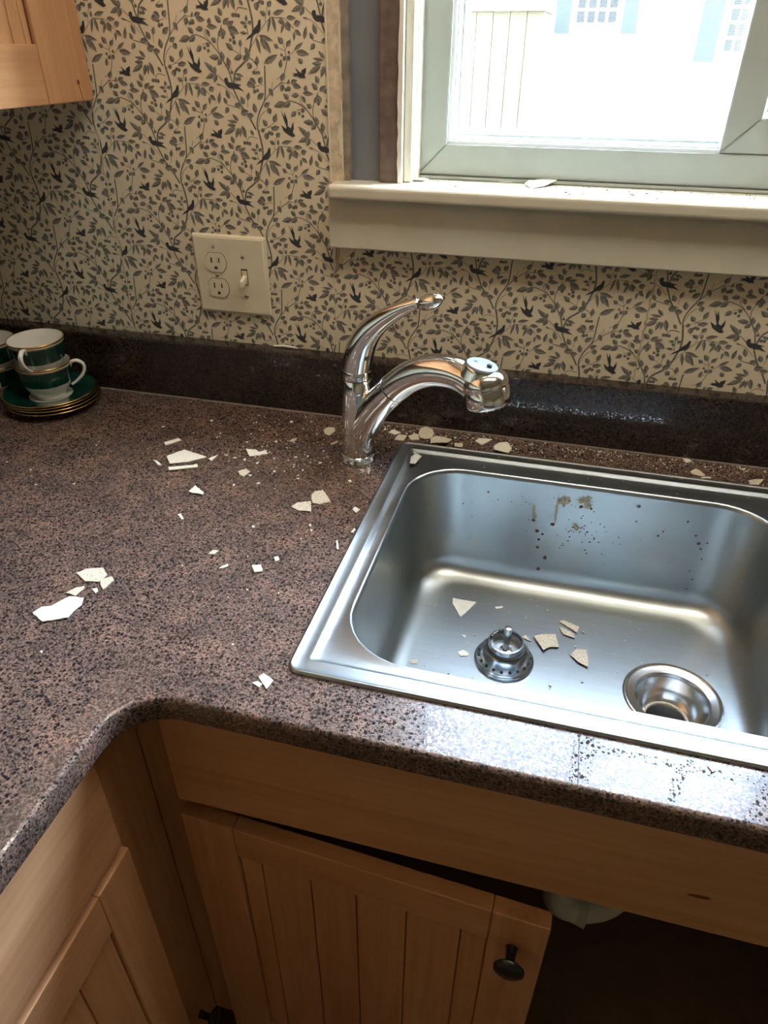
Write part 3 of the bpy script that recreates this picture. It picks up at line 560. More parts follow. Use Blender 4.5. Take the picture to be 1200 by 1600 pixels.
box('frame_lip', .3415, 1.205, .050, .058, 1.2665, 1.2705, M['vinyl'], w1, .0008)
box('frame_shadow_gap', .3415, 1.205, .052, .057, 1.2708, 1.2722, M['seal'], w1)
miter_frame('track', .3810, .778, 1.3095, 2.061, .0050, .062, .13, M['vinyl_bright'], w1, .0008)
miter_frame('glazing_bead', .3862, .773, 1.3147, 2.056, .0045, .072, .13, M['vinyl_bright'], w1, .0008)
miter_frame('gasket', .3907, .769, 1.3192, 2.052, .0030, .082, .12, M['vinyl'], w1, .0005)
box('pane', .391, .768, .0955, .0985, 1.320, 2.051, M['glass'], w1)
miter_frame('screen_frame', .381, .80, 1.3095, 2.061, .013, .118, .13, M['seal'], w1, 0)
mesh('insect_screen', ([(.393,.124,1.32),(.79,.124,1.32),(.79,.124,2.05),(.393,.124,2.05)], [(0,1,2,3)]), M['screen'], w1)
miter_frame('sash', .7370, 1.166, 1.3105, 2.060, .0400, .0575, .093, M['vinyl'], w1)
miter_frame('sash_bead', .7768, 1.1262, 1.3503, 2.020, .005, .066, .09, M['vinyl_bright'], w1, .0008)
box('pane', .780, 1.123, .0755, .0785, 1.353, 2.018, M['glass'], w1)
for x in (.976, ): box('muntin', x-.015, x+.015, .080, .090, 1.353, 2.018, M['vinyl'], w1, .002)
for z in (1.53, 1.728, 1.905): box('muntin', .780, 1.123, .081, .0895, z-.011, z+.011, M['vinyl'], w1, .002)

# ---------------------------------------------------------------- outside the window
tag(mesh('lawn', ([(-80,.3,-.5),(80,.3,-.5),(80,120,-.5),(-80,120,-.5)], [(0,1,2,3)]), plain('dry_grass', (.062,.052,.033), .9, spec=.1, var=.35, vscale=3), None), 'dry sunlit lawn outside the window', 'lawn', kind='structure')
tag(box('driveway', -14, 20, 13.5, 19.5, -.52, -.485, plain('pale_concrete', (.55,.52,.46), .9, var=.1, vscale=2), None), 'pale concrete drive crossing the lawn', 'driveway', kind='structure')
M['house'] = plain('white_siding', (.80,.80,.79), .7); M['shutter'] = plain('grey_shutter', (.030,.034,.040), .8, spec=.1); M['hpane'] = plain('far_window_glass', (.022,.022,.023), .8, spec=.1)
M['roof'] = plain('grey_roof', (.2,.19,.18), .9); M['tan'] = plain('tan_boards', (.058,.050,.034), .8, spec=.1, var=.12, vscale=6)
hs = thing('neighbour_house', 'bright white neighbouring house with shuttered windows seen through the window', 'house', (4,29,-.5))
box('wall', -1.07, 9.5, 27.0, 34, -.5, 5.6, M['house'], hs, .02)
box('foundation', -1.05, 9.48, 26.95, 27.05, -.5, -.15, M['roof'], hs)
mesh('roof', ([(-1.4,26.6,5.6),(9.8,26.6,5.6),(9.8,34.4,5.6),(-1.4,34.4,5.6),(-1.4,30.5,8.4),(9.8,30.5,8.4)], [(0,1,5,4),(2,3,4,5),(1,2,5),(3,0,4),(3,2,1,0)]), M['roof'], hs)
def far_window(x0, x1, z0, z1, nx, nz, sh):
    fr = box('house_window', x0-.08, x1+.08, 26.93, 27.02, z0-.08, z1+.08, M['house'], hs, .01)
    dx, dz = (x1-x0)/nx, (z1-z0)/nz
    for i in range(nx):
        for j in range(nz): box('pane', x0+i*dx+.04, x0+(i+1)*dx-.04, 26.915, 26.935, z0+j*dz+.04, z0+(j+1)*dz-.04, M['hpane'], fr)
    for (a, b) in sh: box('shutter', a, b, 26.93, 27.01, z0-.25, z1+.1, M['shutter'], hs, .01)
far_window(-.40, .90, 2.08, 3.6, 4, 4, [(-1.03,-.55),(1.05,1.52)])
far_window(4.20, 5.40, 1.34, 3.3, 4, 5, [(3.40,4.02),(5.6,6.2)])
sd = thing('tan_shed', 'tan boarded outbuilding left of the white house, seen through the window', 'shed', (-3.4,23,-.5))
for i in range(11):
    box('board', -6.0+i*.452, -6.0+i*.452+.44, 22.0, 22.05, -.5, 2.25, M['tan'], sd, .01)
box('shed_core', -5.98, -1.06, 22.05, 25, -.5, 2.25, M['tan'], sd); box('eave', -6.2, -.95, 21.8, 25.2, 2.25, 2.42, M['roof'], sd, .02)

# ================================================================ WORKTOP
LX, DY, ZC, TH = .2244, -.6415, .915, .0293
fil = []; R = .052
for k in range(9):
    a = math.radians(180-90*k/8); fil.append((LX+R+R*math.cos(a), DY-R+R*math.sin(a)))
outer = [(XL+.0005,-2.1),(LX,-2.1)] + fil + [(2.0,DY),(2.0,-.0005),(XL+.0005,-.0005)]
HX0, HX1, HY0, HY1 = .378, .902, -.566, -.112
ct = slab('countertop', outer, [[(HX0,HY0),(HX1,HY0),(HX1,HY1),(HX0,HY1)]], ZC-TH, ZC, .005, M['stone'])
tag(ct, 'brown speckled quartz worktop turning the corner around the sink', 'worktop')
box('joint', .6401, .6409, DY+.003, -.584, ZC-.002, ZC+.00025, M['joint'], ct); box('joint', .6401, .6409, -.092, -.032, ZC-.002, ZC+.00025, M['joint'], ct)
ZS = ZC+.1003
bs = thing('backsplash', 'low quartz upstand with shade in its colour along the papered wall', 'backsplash', (.5,-.016,ZC))
box('upstand', XL+.0005, 2.0, -.0315, -.0012, ZC, ZS, M['stone_shaded'], bs, .003)
box('upstand', XL+.0005, XL+.0315, -2.1, -.032, ZC, ZS, M['stone_shaded'], bs, .003)
box('sealant_line', XL+.03, 2.0, -.0335, -.0310, ZC-.0005, ZC+.0022, M['stud'], bs, .0006)
# loose strip of wallpaper edge on the upstand
mesh('paper_scrap', sweep([(.125,-.010,ZS+.002,.0012),(.142,-.008,ZS+.0028,.0022),(.160,-.009,ZS+.0024,.0016),(.168,-.010,ZS+.0018,.0008)], n=8), M['chip'], None, True)
tag(bpy.data.objects['paper_scrap'], 'thin cream paper scrap lying on top of the upstand left of the faucet', 'paper scrap')

# ================================================================ SINK
SX0, SX1, SY0, SY1 = .3607, .9193, -.5824, -.0920
cx, cy, hx, hy = (SX0+SX1)/2, (SY0+SY1)/2, (SX1-SX0)/2, (SY1-SY0)/2
bx0, bx1, by0, by1 = .3970, .8830, -.5445, -.1475
bcx, bcy, bhx, bhy = (bx0+bx1)/2, (by0+by1)/2, (bx1-bx0)/2, (by1-by0)/2
ZF = .735; DXC, DYC = .778, -.342
def O(d, r): return rrect(cx, cy, hx-d, hy-d, max(r-d, .004))
def Bw(d, r): return rrect(bcx, bcy, bhx-d, bhy-d, r)
snk = thing('kitchen_sink', 'square stainless steel single-bowl sink set into the worktop', 'sink', (cx,cy,ZF))
deck = [(O(0,.014), ZC+.0004), (O(.0002,.014), ZC+.0028), (O(.0014,.014), ZC+.0042), (O(.0030,.014), ZC+.0044), (O(.0042,.014), ZC+.0034), (O(.0052,.014), ZC+.0030),
        (O(.0160,.014), ZC+.0030), (O(.0185,.014), ZC+.0034), (O(.0200,.014), ZC+.0030), (O(.0235,.014), ZC-.0002), (O(.0255,.014), ZC-.0006),
        (Bw(-.0022,.077), ZC-.0006), (Bw(-.0012,.076), ZC-.0001), (Bw(0,.075), ZC-.0004), (Bw(.0016,.074), ZC-.0022), (Bw(.0026,.073), ZC-.006)]
mesh('rim', loops(deck), M['steel'], snk, auto=50)
bowl = [(Bw(.0026,.073), ZC-.006), (Bw(.0045,.072), ZC-.05), (Bw(.0075,.070), ZC-.10), (Bw(.0100,.068), ZF+.034)]
for k in range(1, 9):
    a = math.radians(90*k/8); bowl.append((Bw(.0100+.032*(1-math.cos(a)), .068-.004*k/8), ZF+.034-.0325*math.sin(a)))
last = bowl[-1][0]
mid = []; fin = []
for p in last:
    a = math.atan2(p[1]-DYC, p[0]-DXC); q = (DXC+.0615*math.cos(a), DYC+.0615*math.sin(a)); fin.append(q)
    mid.append((p[0]*.5+q[0]*.5, p[1]*.5+q[1]*.5))
bowl += [(mid, ZF+.0006), (fin, ZF)]
mesh('bowl', loops(bowl), M['steel'], snk, auto=60)
prof = [(.0615,0),(.0600,.0016),(.0585,.0018),(.0570,.0004),(.0555,-.0004),(.0470,-.0010),(.0450,-.0025),(.0437,-.008),(.0415,-.022),(.0360,-.034),(.0290,-.039),(.0275,-.0385),(.0262,-.041),(.0250,-.060)]
dr = mesh('drain', lathe(prof, (DXC,DYC,ZF), 56), M['steel_drain'], snk, auto=50)
mesh('drain_gasket', lathe([(.0285,-.0385),(.0275,-.0368),(.0258,-.0372),(.0252,-.040)], (DXC,DYC,ZF), 40), M['chip_rough'], dr, True)
mesh('drain_throat', lathe([(.0252,-.058),(.001,-.058)], (DXC,DYC,ZF), 32), M['rubber'], dr)
# rust dots and dried drips on the back wall of the bowl
def wall_y(z): return by1-.0026-(ZC-.006-z)/.14*.0078-.00035
def blob(x, z, rx, rz, jit=.25, n=12):
    P = []
    for k in range(n):
        a = 2*math.pi*k/n; s = 1+random.uniform(-jit, jit); P.append((x+rx*s*math.cos(a), z+rz*s*math.sin(a)))
    return [(p, wall_y(q), q) for p, q in P]
def stain_mesh(name, blobs, mat):
    v = []; f = []
    for B in blobs: b = len(v); v += B; f.append(tuple(range(b, b+len(B))))
    o = mesh(name, (v, f), mat, snk); o['kind'] = 'stuff'
dots = [(.582,.832,.0028),(.590,.828,.0020),(.586,.818,.0022),(.586,.804,.0026),(.599,.788,.0030),(.592,.766,.0028),(.602,.847,.0028),(.574,.849,.0022),(.637,.882,.0026),(.651,.881,.0018),(.713,.895,.0024),(.747,.853,.0018),(.752,.861,.0015),(.714,.871,.0014),(.780,.882,.0016),(.700,.83,.0010),(.505,.885,.0018),(.470,.86,.0012),(.485,.84,.0010),(.52,.875,.001),(.45,.878,.0014),(.795,.862,.0018),(.801,.850,.0026),(.806,.842,.0018),(.811,.826,.0014),(.800,.803,.0012),(.807,.790,.0014),(.803,.772,.0012),(.812,.853,.0016)]
B = [blob(x, z, r, r) for x, z, r in dots]
for _ in range(46): x = random.gauss(.645,.016); z = random.gauss(.842,.018); r = random.uniform(.0006,.0014); B.append(blob(x, z, r, r, n=7))
for _ in range(34): x = random.uniform(.44,.80); z = random.uniform(.79,.895); r = random.uniform(.0005,.0010); B.append(blob(x, z, r, r, n=7))
stain_mesh('rust_spots', B, M['rust'])
B = [blob(.573,.866,.0026,.010,.4,16), blob(.5745,.852,.0034,.008,.4,16), blob(.612,.889,.008,.009,.45,20), blob(.604,.878,.0022,.018,.35,18), blob(.605,.862,.0016,.014,.3,14), blob(.640,.893,.009,.007,.5,20), blob(.646,.885,.006,.006,.5,16), blob(.635,.848,.006,.007,.5,16)]
stain_mesh('dried_drip_marks', B, M['rust_film'])
# grime dots in the right-hand back corner
# ---------------------------------------------------------------- upside-down strainer basket
SXC, SYC = .5625, -.331; ZB = ZF+.0008
ss = thing('strainer_basket', 'dark metal basket strainer lying upside down on the sink floor', 'strainer', (SXC,SYC,ZB))
pr_ = [(.0385,.0),(.0398,.0006),(.0398,.0030),(.0385,.0046),(.0372,.0052),(.0360,.0080),(.0335,.0145),(.0295,.0205),(.0258,.0240),(.0240,.0252),(.0238,.0275),(.0236,.0335),(.0228,.0350),(.0212,.0352),(.0204,.0340),(.0200,.0300),(.0196,.0185)]
mesh('basket', lathe(pr_, (SXC,SYC,ZB), 56), M['steel_dark'], ss, auto=45)
mesh('basket_floor', lathe([(.0197,.0186),(.006,.0182),(.0005,.0182)], (SXC,SYC,ZB), 40), M['steel'], ss, True)
mesh('seal_ring', lathe([(.0262,.0232),(.0268,.0246),(.0262,.0262),(.0244,.0268),(.0236,.0262)], (SXC,SYC,ZB), 48), M['rubber'], ss, True)
mesh('post', lathe([(.0085,.0183),(.0085,.0196),(.0045,.0205),(.0042,.0380),(.0050,.0385),(.0052,.0500),(.0046,.0560),(.0044,.0585),(.0020,.0592),(.0003,.0592)], (SXC+.0005,SYC,ZB), 24), M['steel_drain'], ss, auto=40)
for k in range(20):
    a = 2*math.pi*k/20; n_ = Vector((math.cos(a)*.86, math.sin(a)*.86, .50)); c = Vector((SXC+.03475*math.cos(a), SYC+.03475*math.sin(a), ZB+.0118)) + n_*.0004
    mesh('hole', lathe([(.0021,0),(.0003,.0002)], c, 12, axis=n_), M['slot'], ss)
for k, (a, h) in enumerate(((2.45,.0345),(2.62,.0350),(2.8,.0342),(2.3,.0350))):
    mesh('lime_crust', ellipsoid((SXC+.0205*math.cos(a), SYC+.0205*math.sin(a), ZB+h), (0,0,1), (.0013,.0011,.0009), 8, 5), M['chip'], ss, True)

# ================================================================ FAUCET
FX, FY = .3097, -.1558; TH_ = math.radians(20); FD = Vector((math.cos(TH_), -math.sin(TH_), 0))
def FP(s, z): return (FX+FD.x*s, FY+FD.y*s, z)
fc = thing('faucet', 'chrome single-lever pull-out kitchen faucet left of the sink', 'faucet', (FX,FY,ZC))
ch = M['chrome']
mesh('base_ring', lathe([(.0270,0),(.0275,.0015),(.0275,.0035),(.0262,.0055),(.0258,.0100),(.0252,.0115),(.0240,.0120)], (FX,FY,ZC), 56), ch, fc, auto=35)
mesh('body', lathe([(.0236,.0115),(.0232,.0300),(.0218,.0700),(.0206,.1050),(.0201,.1262),(.0196,.1270)], (FX,FY,ZC), 56), ch, fc, auto=40)
mesh('joint_groove', lathe([(.0192,.1262),(.0192,.1284)], (FX,FY,ZC), 40), M['rubber'], fc, True)
mesh('collar', lathe([(.0194,.1280),(.0203,.1286),(.0206,.1330),(.0205,.1400),(.0199,.1412)], (FX,FY,ZC), 56), ch, fc, auto=40)
lev = [(.000,1.0555,.0202),(.0020,1.067,.0204),(.0062,1.083,.0200),(.0140,1.100,.0182),(.0270,1.1170,.0155),(.0475,1.1348,.0122),(.0705,1.1503,.0094),(.0900,1.1600,.0070),(.0960,1.1622,.0064)]
mesh('lever', sweep([(*FP(s,z), r) for s,z,r in lev], n=36, sub=6), ch, fc, auto=50)
la = (Vector(FP(.1298,1.1745))-Vector(FP(.0924,1.1600))).normalized()
mesh('lever_tip', ellipsoid(FP(.1115,1.1665), la, (.0095,.0100,.0192), 28, 16), ch, fc, True)
arm = [(.000,.930,.0212),(.0040,.9540,.0218),(.0170,.9840,.0215),(.0370,1.0140,.0208),(.0600,1.0403,.0206)]
mesh('spout_arm', sweep([(*FP(s,z), r) for s,z,r in arm], n=40, sub=6), ch, fc, auto=60)
mesh('spout_joint', sweep([(*FP(.0590,1.0392), .0200),(*FP(.0625,1.0428), .0200)], n=40, sub=1), M['rubber'], fc, True)
sp = [(.0616,1.0421,.0206),(.0860,1.0640,.0206),(.1156,1.0800,.0206),(.1443,1.0855,.0204),(.1660,1.0840,.0206),(.1820,1.0790,.0216),(.1950,1.0740,.0210)]
mesh('spout', sweep([(*FP(s,z), r) for s,z,r in sp], n=40, sub=6), ch, fc, auto=60)
tl = math.radians(17); hax = Vector((-math.sin(tl)*FD.x, -math.sin(tl)*FD.y, math.cos(tl))); hb = Vector(FP(.2030,1.0560))
hp = [(.0215,-.0012),(.0250,-.0010),(.0268,.0004),(.0274,.0030),(.0279,.0200),(.0268,.0212),(.0268,.0222),(.0283,.0234),(.0286,.0265),(.0279,.0315),(.0258,.0362),(.0220,.0400),(.0150,.0425),(.0060,.0436),(.0004,.0438)]
hd = mesh('spray_head', lathe(hp, hb, 48, axis=hax), ch, fc, auto=45)
mesh('spray_face', lathe([(.0222,-.0016),(.0200,-.0024),(.0004,-.0024)], hb, 32, axis=hax), M['rubber'], hd)
for k in range(16):
    a = 2*math.pi*k/16; E1 = hax.orthogonal().normalized(); E2 = hax.cross(E1)
    mesh('spray_nozzle', ellipsoid(hb+(E1*math.cos(a)+E2*math.sin(a))*.0195-hax*.0026, hax, (.0011,.0011,.0016), 8, 6), M['vinyl'], hd, True)
pax = (Vector((0,0,1)) + FD*.20 + Vector((.0,.07,0))).normalized(); pc = Vector(FP(.1885,1.1020))
pd = mesh('button_rim', lathe([(.0240,-.014),(.0226,-.004),(.0220,.0000),(.0212,.0012),(.0200,.0008)], pc, 40, axis=pax), ch, hd, auto=40)
pd2 = mesh('button_pad', lathe([(.0200,.0000),(.0198,.0022),(.0190,.0032),(.0004,.0036)], pc, 40, axis=pax), M['pad'], fc, auto=40)
for s in (-.0095,.0095): mesh('button', lathe([(.0034,.0030),(.0032,.0046),(.0024,.0052),(.0003,.0053)], pc+FD*s, 20, axis=pax), M['rubber'], pd2, True)

# ================================================================ WALL PLATE
PZ, PW, PH = 1.1848, .1245, .1230
wp = thing('wall_plate', 'ivory two-gang plate with a double outlet and a toggle switch', 'outlet plate', (PW/2,0,PZ-PH))
bm = bmesh.new(); bmesh.ops.create_cube(bm, size=1)
for q in bm.verts:
    k = .0045 if q.co.y < 0 else 0
    q.co = Vector((PW/2+(1 if q.co.x > 0 else -1)*(PW/2-k), -.0070 if q.co.y < 0 else -.0008, PZ-PH/2+(1 if q.co.z > 0 else -1)*(PH/2-k)))
bmesh.ops.bevel(bm, geom=bm.edges[:], offset=.0014, segments=3, affect='EDGES'); bm_obj('plate', bm, M['ivory'], wp, 30)
zc_ = PZ-PH/2
def yplate(P, y0, y1): 
    n = len(P); v = [(x,y0,z) for x,z in P]+[(x,y1,z) for x,z in P]; return v, [tuple(range(n)), *[(i,n+i,n+(i+1)%n,(i+1)%n) for i in range(n)]]
xg = PW/2-.0232
for s in (1,-1):
    z0 = zc_+s*.0195
    def oval(k): return [(xg+max(-.0135*k, min(.0135*k, .0172*k*math.cos(a))) if False else xg+.0172*k*math.cos(a), z0+max(-.0142*k, min(.0142*k, .0172*k*math.sin(a)))) for a in [2*math.pi*i/40 for i in range(40)]]
    mesh('outlet_gap', yplate(list(reversed(oval(1.05))), -.0072, -.0060), M['slot'], wp)
    ro = mesh('receptacle', yplate(list(reversed(oval(1.0))), -.0086, -.0060), M['ivory'], wp, auto=30)
    box('slot', xg-.0075, xg-.0055, -.0089, -.0075, z0-.0005, z0+.0075, M['slot'], ro); box('slot', xg+.0052, xg+.0070, -.0089, -.0075, z0+.0003, z0+.0070, M['slot'], ro)
    gp = [(xg+.0026*math.cos(a), z0-.0082+(.0026*math.sin(a) if math.sin(a) > 0 else .0018*(-1 if math.sin(a) < -.1 else 0))) for a in [2*math.pi*i/16 for i in range(16)]]
    mesh('ground_slot', yplate(list(reversed(gp)), -.0089, -.0075), M['slot'], ro)
xs = PW/2+.0232
box('toggle_slot', xs-.0052, xs+.0052, -.0074, -.0062, zc_-.0122, zc_+.0122, M['slot'], wp)
box('toggle_guide', xs-.0042, xs+.0042, -.0078, -.0062, zc_-.0112, zc_+.0100, M['ivory'], wp, .0006)
ca, sa = math.cos(math.radians(28)), math.sin(math.radians(28))
box('toggle', -.0036, .0036, -.0180, .0, -.0050, .0050, M['ivory'], wp, .0014, 3, xf=lambda x, y, z: (xs+x*(1+y*9), -.0065+y*ca+z*sa*.3, zc_-.0015+z+y*sa*.75))
for (x, z) in ((xg, zc_), (xs, zc_+.0300), (xs, zc_-.0300)):
    sw = mesh('screw', lathe([(.0033,0),(.0031,.0008),(.0020,.0013),(.0003,.0014)], (x,-.0069,z), 18, axis=(0,-1,0)), M['screw'], wp, True)
    box('screw_slot', x-.0026, x+.0026, -.0087, -.0079, z-.0004, z+.0004, M['slot'], sw)
mesh('plug_mark', lathe([(.0030,0),(.0004,.0004)], (xg-.002,-.0070,zc_+.0425), 14, axis=(0,-1,0)), M['screw'], wp)

# ================================================================ CHINA
def saucer(x, y, z, label, group):
    t = thing('saucer', label, 'saucer', (x,y,z), group)
    body = [(.0200,.0016),(.0215,.0000),(.0235,.0002),(.0245,.0018),(.0400,.0048),(.0600,.0092),(.0740,.0136),(.0750,.0143),(.0744,.0150),(.0735,.0150),(.0600,.0110),(.0420,.0068),(.0290,.0048),(.0275,.0040),(.0003,.0038)]
    mesh('body', lathe(body, (x,y,z), 56), M['china'], t, True)
    mesh('green_band', lathe([(.0725,.01490),(.0600,.01125),(.0420,.00705),(.0345,.00590)], (x,y,z), 56), M['green'], t, True)
    mesh('gilt_rim', lathe([(.0742,.0137),(.0753,.0144),(.0745,.0153),(.0722,.01495)], (x,y,z), 56), M['gold'], t, True)
    return t
def teacup(x, y, z, ang, label, group, tilt=(0,0)):
    t = thing('teacup', label, 'cup', (x,y,z), group)
    ax = Vector((tilt[0], tilt[1], 1)).normalized()
    K = [(.0220,.0010),(.0232,.0000),(.0240,.0010),(.0236,.0040),(.0290,.0090),(.0345,.0180),(.0385,.0300),(.0408,.0430),(.0425,.0550),(.0430,.0580),(.0426,.0588),(.0418,.0582),(.0400,.0450),(.0370,.0300),(.0320,.0170),(.0250,.0090),(.0003,.0070)]
    mesh('body', lathe(K, (x,y,z), 56, axis=ax), M['china'], t, True)
    mesh('green_band', lathe([(.0378,.0262),(.0389,.0300),(.0412,.0430),(.0426,.0520)], (x,y,z), 56, axis=ax), M['green'], t, True)
    mesh('gilt_line', lathe([(.04265,.0522),(.0430,.0540)], (x,y,z), 56, axis=ax), M['gold'], t, True)
    mesh('gilt_rim', lathe([(.0429,.0560),(.0434,.0580),(.0428,.0592),(.0420,.0588)], (x,y,z), 56, axis=ax), M['gold'], t, True)
    d = Vector((math.cos(ang), math.sin(ang), 0)); H = [(.0385,.0455,.0028),(.0440,.0545,.0029),(.0530,.0560,.0030),(.0610,.0500,.0030),(.0615,.0410,.0029),(.0560,.0310,.0028),(.0460,.0215,.0026),(.0365,.0155,.0024)]
    R3 = Vector((0,0,1)).rotation_difference(ax).to_matrix(); c = Vector((x,y,z))
    hn = mesh('handle', sweep([(*(c+R3@(d*r+Vector((0,0,h)))), w_) for r,h,w_ in H], n=12, sub=5, flat=(d.cross(Vector((0,0,1))),1.25)), M['china'], t, True)
    mesh('gilt_stripe', sweep([(*(c+R3@(d*(r+.0022)+Vector((0,0,h+.0004)))), .0010) for r,h,w_ in H[1:-1]], n=8, sub=5), M['gold'], hn, True)
UX, UY = -.241, -.112
names4 = ('bottom of the four', 'second from the bottom of the four', 'second from the top of the four', 'top of the four')
for k in range(4): saucer(UX+(.004,.002,-.001,0)[k], UY+(0,.002,.001,0)[k], ZC+.0045*k, 'green saucer with gilt rim, %s under the nearer cups' % names4[k], 'green saucers in the corner')
zs = ZC+.0135+.0040
teacup(UX, UY, zs, math.radians(28), 'lower green and white teacup of the right stack, standing on saucers', 'green teacups in the corner')
teacup(UX-.001, UY+.001, zs+.0400, math.radians(-75), 'upper green and white teacup of the right stack, nested in another cup', 'green teacups in the corner', (.0,-.03))
VX, VY = -.353, -.098
teacup(VX, VY, ZC, math.radians(-48), 'lower green teacup of the left pair, cut by the picture edge', 'green teacups in the corner')
teacup(VX, VY, ZC+.0405, math.radians(150), 'upper green teacup of the left pair, cut by the picture edge', 'green teacups in the corner', (.02,-.02))

# ================================================================ CABINETS
YF, XF = -.600, .183            # face-frame planes of the sink run and of the left run
FT = .019
wx_, wy_, wz_ = M['wood_x'], M['wood_y'], M['wood_z']
def knob(c, ax, parent, name='knob'):
    k = mesh(name, lathe([(.0062,0),(.0052,.004),(.0050,.0150),(.0075,.0175),(.0135,.0190),(.0160,.0215),(.0155,.0250),(.0110,.0280),(.0040,.0292),(.0003,.0293)], c, 32, axis=ax), M['black_knob'], parent, auto=50)
    return k
def panel_door(parent, xf, wdt, z0, z1, grooves, horiz, knob_at=None, stile=.062, rail=.053, t=.019, name='door', axis=None, stile_r=None):
    """frame-and-board door; xf(u, d, z): u along the door, d outwards from its back"""
    stile_r = stile_r or stile
    dr = box(name, .004, wdt-.004, .004, .0095, z0+.004, z1-.004, wz_, parent, xf=xf)
    box('stile', 0, stile, 0, t, z0, z1, wz_, dr, .0016, 2, xf)
    box('stile', wdt-stile_r, wdt, 0, t, z0, z1, wz_, dr, .0016, 2, xf)
    box('rail', stile+.0003, wdt-stile_r-.0003, 0, t-.0002, z1-rail, z1, horiz, dr, .0014, 2, xf)
    box('rail', stile+.0003, wdt-stile_r-.0003, 0, t-.0002, z0, z0+rail+.01, horiz, dr, .0014, 2, xf)
    e = [stile] + grooves + [wdt-stile_r]
    for a, b in zip(e, e[1:]): box('board', a+.0006, b-.0006, .0096, .0140, z0+rail+.008, z1-rail+.001, wz_, dr, .0016, 2, xf)
    if knob_at:
        u, z = knob_at; c = Vector(xf(u, t-.0005, z)); ax = Vector(xf(u, t+1, z))-Vector(xf(u, t, z)); knob(c, ax, dr)
    return dr

# ---- sink base cabinet
sb = thing('sink_cabinet', 'maple sink base cabinet with a slightly open boarded door', 'cabinet', (.65,-.31,0))
FX1 = 1.12
box('stile', XF, .236, YF, YF+.019, .10, ZC-TH-.001, wz_, sb, .0008)
box('stile', FX1-.04, FX1, YF, YF+.019, .10, ZC-TH-.001, wz_, sb, .0008)
box('rail', .2363, FX1-.0403, YF+.0002, YF+.019, .722, ZC-TH-.001, wx_, sb, .0008)
box('rail', .2363, FX1-.0403, YF+.0002, YF+.019, .10, .135, wx_, sb, .0008)
box('side_panel', XF-.02, XF-.002, YF+.0192, -.012, .10, ZC-TH-.001, M['cabinet_inside'], sb)
box('side_panel', FX1-.018, FX1, YF+.0192, -.012, .10, ZC-TH-.001, M['cabinet_inside'], sb)
box('bottom_panel', XF, FX1-.018, YF+.0192, -.012, .10, .118, M['cabinet_inside'], sb)
box('back_panel', XF, FX1-.018, -.012, -.003, .10, ZC-TH-.001, M['cabinet_inside'], sb)
box('toe_board', XF, FX1, YF+.07, YF+.085, 0, .10, M['cabinet_inside'], sb)
ff = box('false_drawer_front', .2295, FX1-.012, YF-FT, YF-.0006, .7130, .8690, wx_, sb, .0025, 3)
# dark knot in the false front
def kp(x, z): return (x, YF-FT-.0003, z)
kn = [kp(.7715+.0105*math.cos(a)+.002*math.sin(a), .7700+.0026*math.sin(a)*(1+.3*math.cos(a))) for a in [2*math.pi*i/18 for i in range(18)]]
mesh('knot', (kn, [tuple(range(18))]), M['groove'], ff)
ang = math.radians(2.9); HXD, HYD = .2345, YF-.0065
def door_xf(u, d, z): return (HXD+u*math.cos(ang)-d*math.sin(ang)*1, HYD-u*math.sin(ang)-d*math.cos(ang), z)
panel_door(sb, door_xf, .416, .125, .6965, [.0925,.1535,.2085,.2675,.3285], wx_, (.3835,.640), stile=.0645, stile_r=.0585, rail=.0545)

# ---- drawer cabinets of the left run
def run_cabinet(y1, y0, label, knobs=True):
    """left-run base cabinet between y1 (far) and y0 (near); faces +x"""
    t = thing('base_cabinet', label, 'cabinet', (-.1,(y0+y1)/2,0), 'maple base cabinets of the left run')
    box('carcass', XL+.004, XF-.020, y0, y1, .10, ZC-TH-.001, M['cabinet_inside'], t)
    yr = y1 if y1 > -.7 else y1
    box('stile', XF-.019, XF, y1-.090 if y1 > -.62 else y1-.035, y1, .10, ZC-TH-.001, wz_, t, .0008)
    box('stile', XF-.019, XF, y0, y0+.035, .10, ZC-TH-.001, wz_, t, .0008)
    box('rail', XF-.019, XF-.0002, y0+.0353, y1-.0903 if y1 > -.62 else y1-.0353, .690, .735, wy_, t, .0008)
    box('rail', XF-.019, XF-.0002, y0+.0353, y1-.0903 if y1 > -.62 else y1-.0353, .855, ZC-TH-.001, wy_, t, .0008)
    yd = y1-.0840 if y1 > -.62 else y1-.012
    d = box('drawer_front', XF+.0006, XF+FT, y0+.012, yd, .7170, .8640, wy_, t, .0025, 3)
    knob((XF+FT-.0005, (y0+yd)/2-.03, .79), (1,0,0), d)
    wd = yd+.0045-y0-.012
    panel_door(t, lambda u, dd, z: (XF+.0006+dd, yd+.0045-u, z), wd, .125, .7035, [.055+.055*k for k in range(1, int((wd-.11)/.055))], wy_, None, stile=.055, rail=.068)
    box('toe_board', XF-.085, XF-.07, y0, y1, 0, .10, M['cabinet_inside'], t)
    return t
c1 = run_cabinet(YF, -1.16, 'maple drawer and door cabinet in the corner, at right angles to the sink cabinet')
c2 = run_cabinet(-1.162, -1.72, 'maple base cabinet next along the left run, towards the room')
# black knob low on the corner cabinet's door
kd = [o for o in c1.children if o.name.startswith('door')][0]
knob((XF+FT-.002, -.655-.0, .222), (1,0,0), kd)

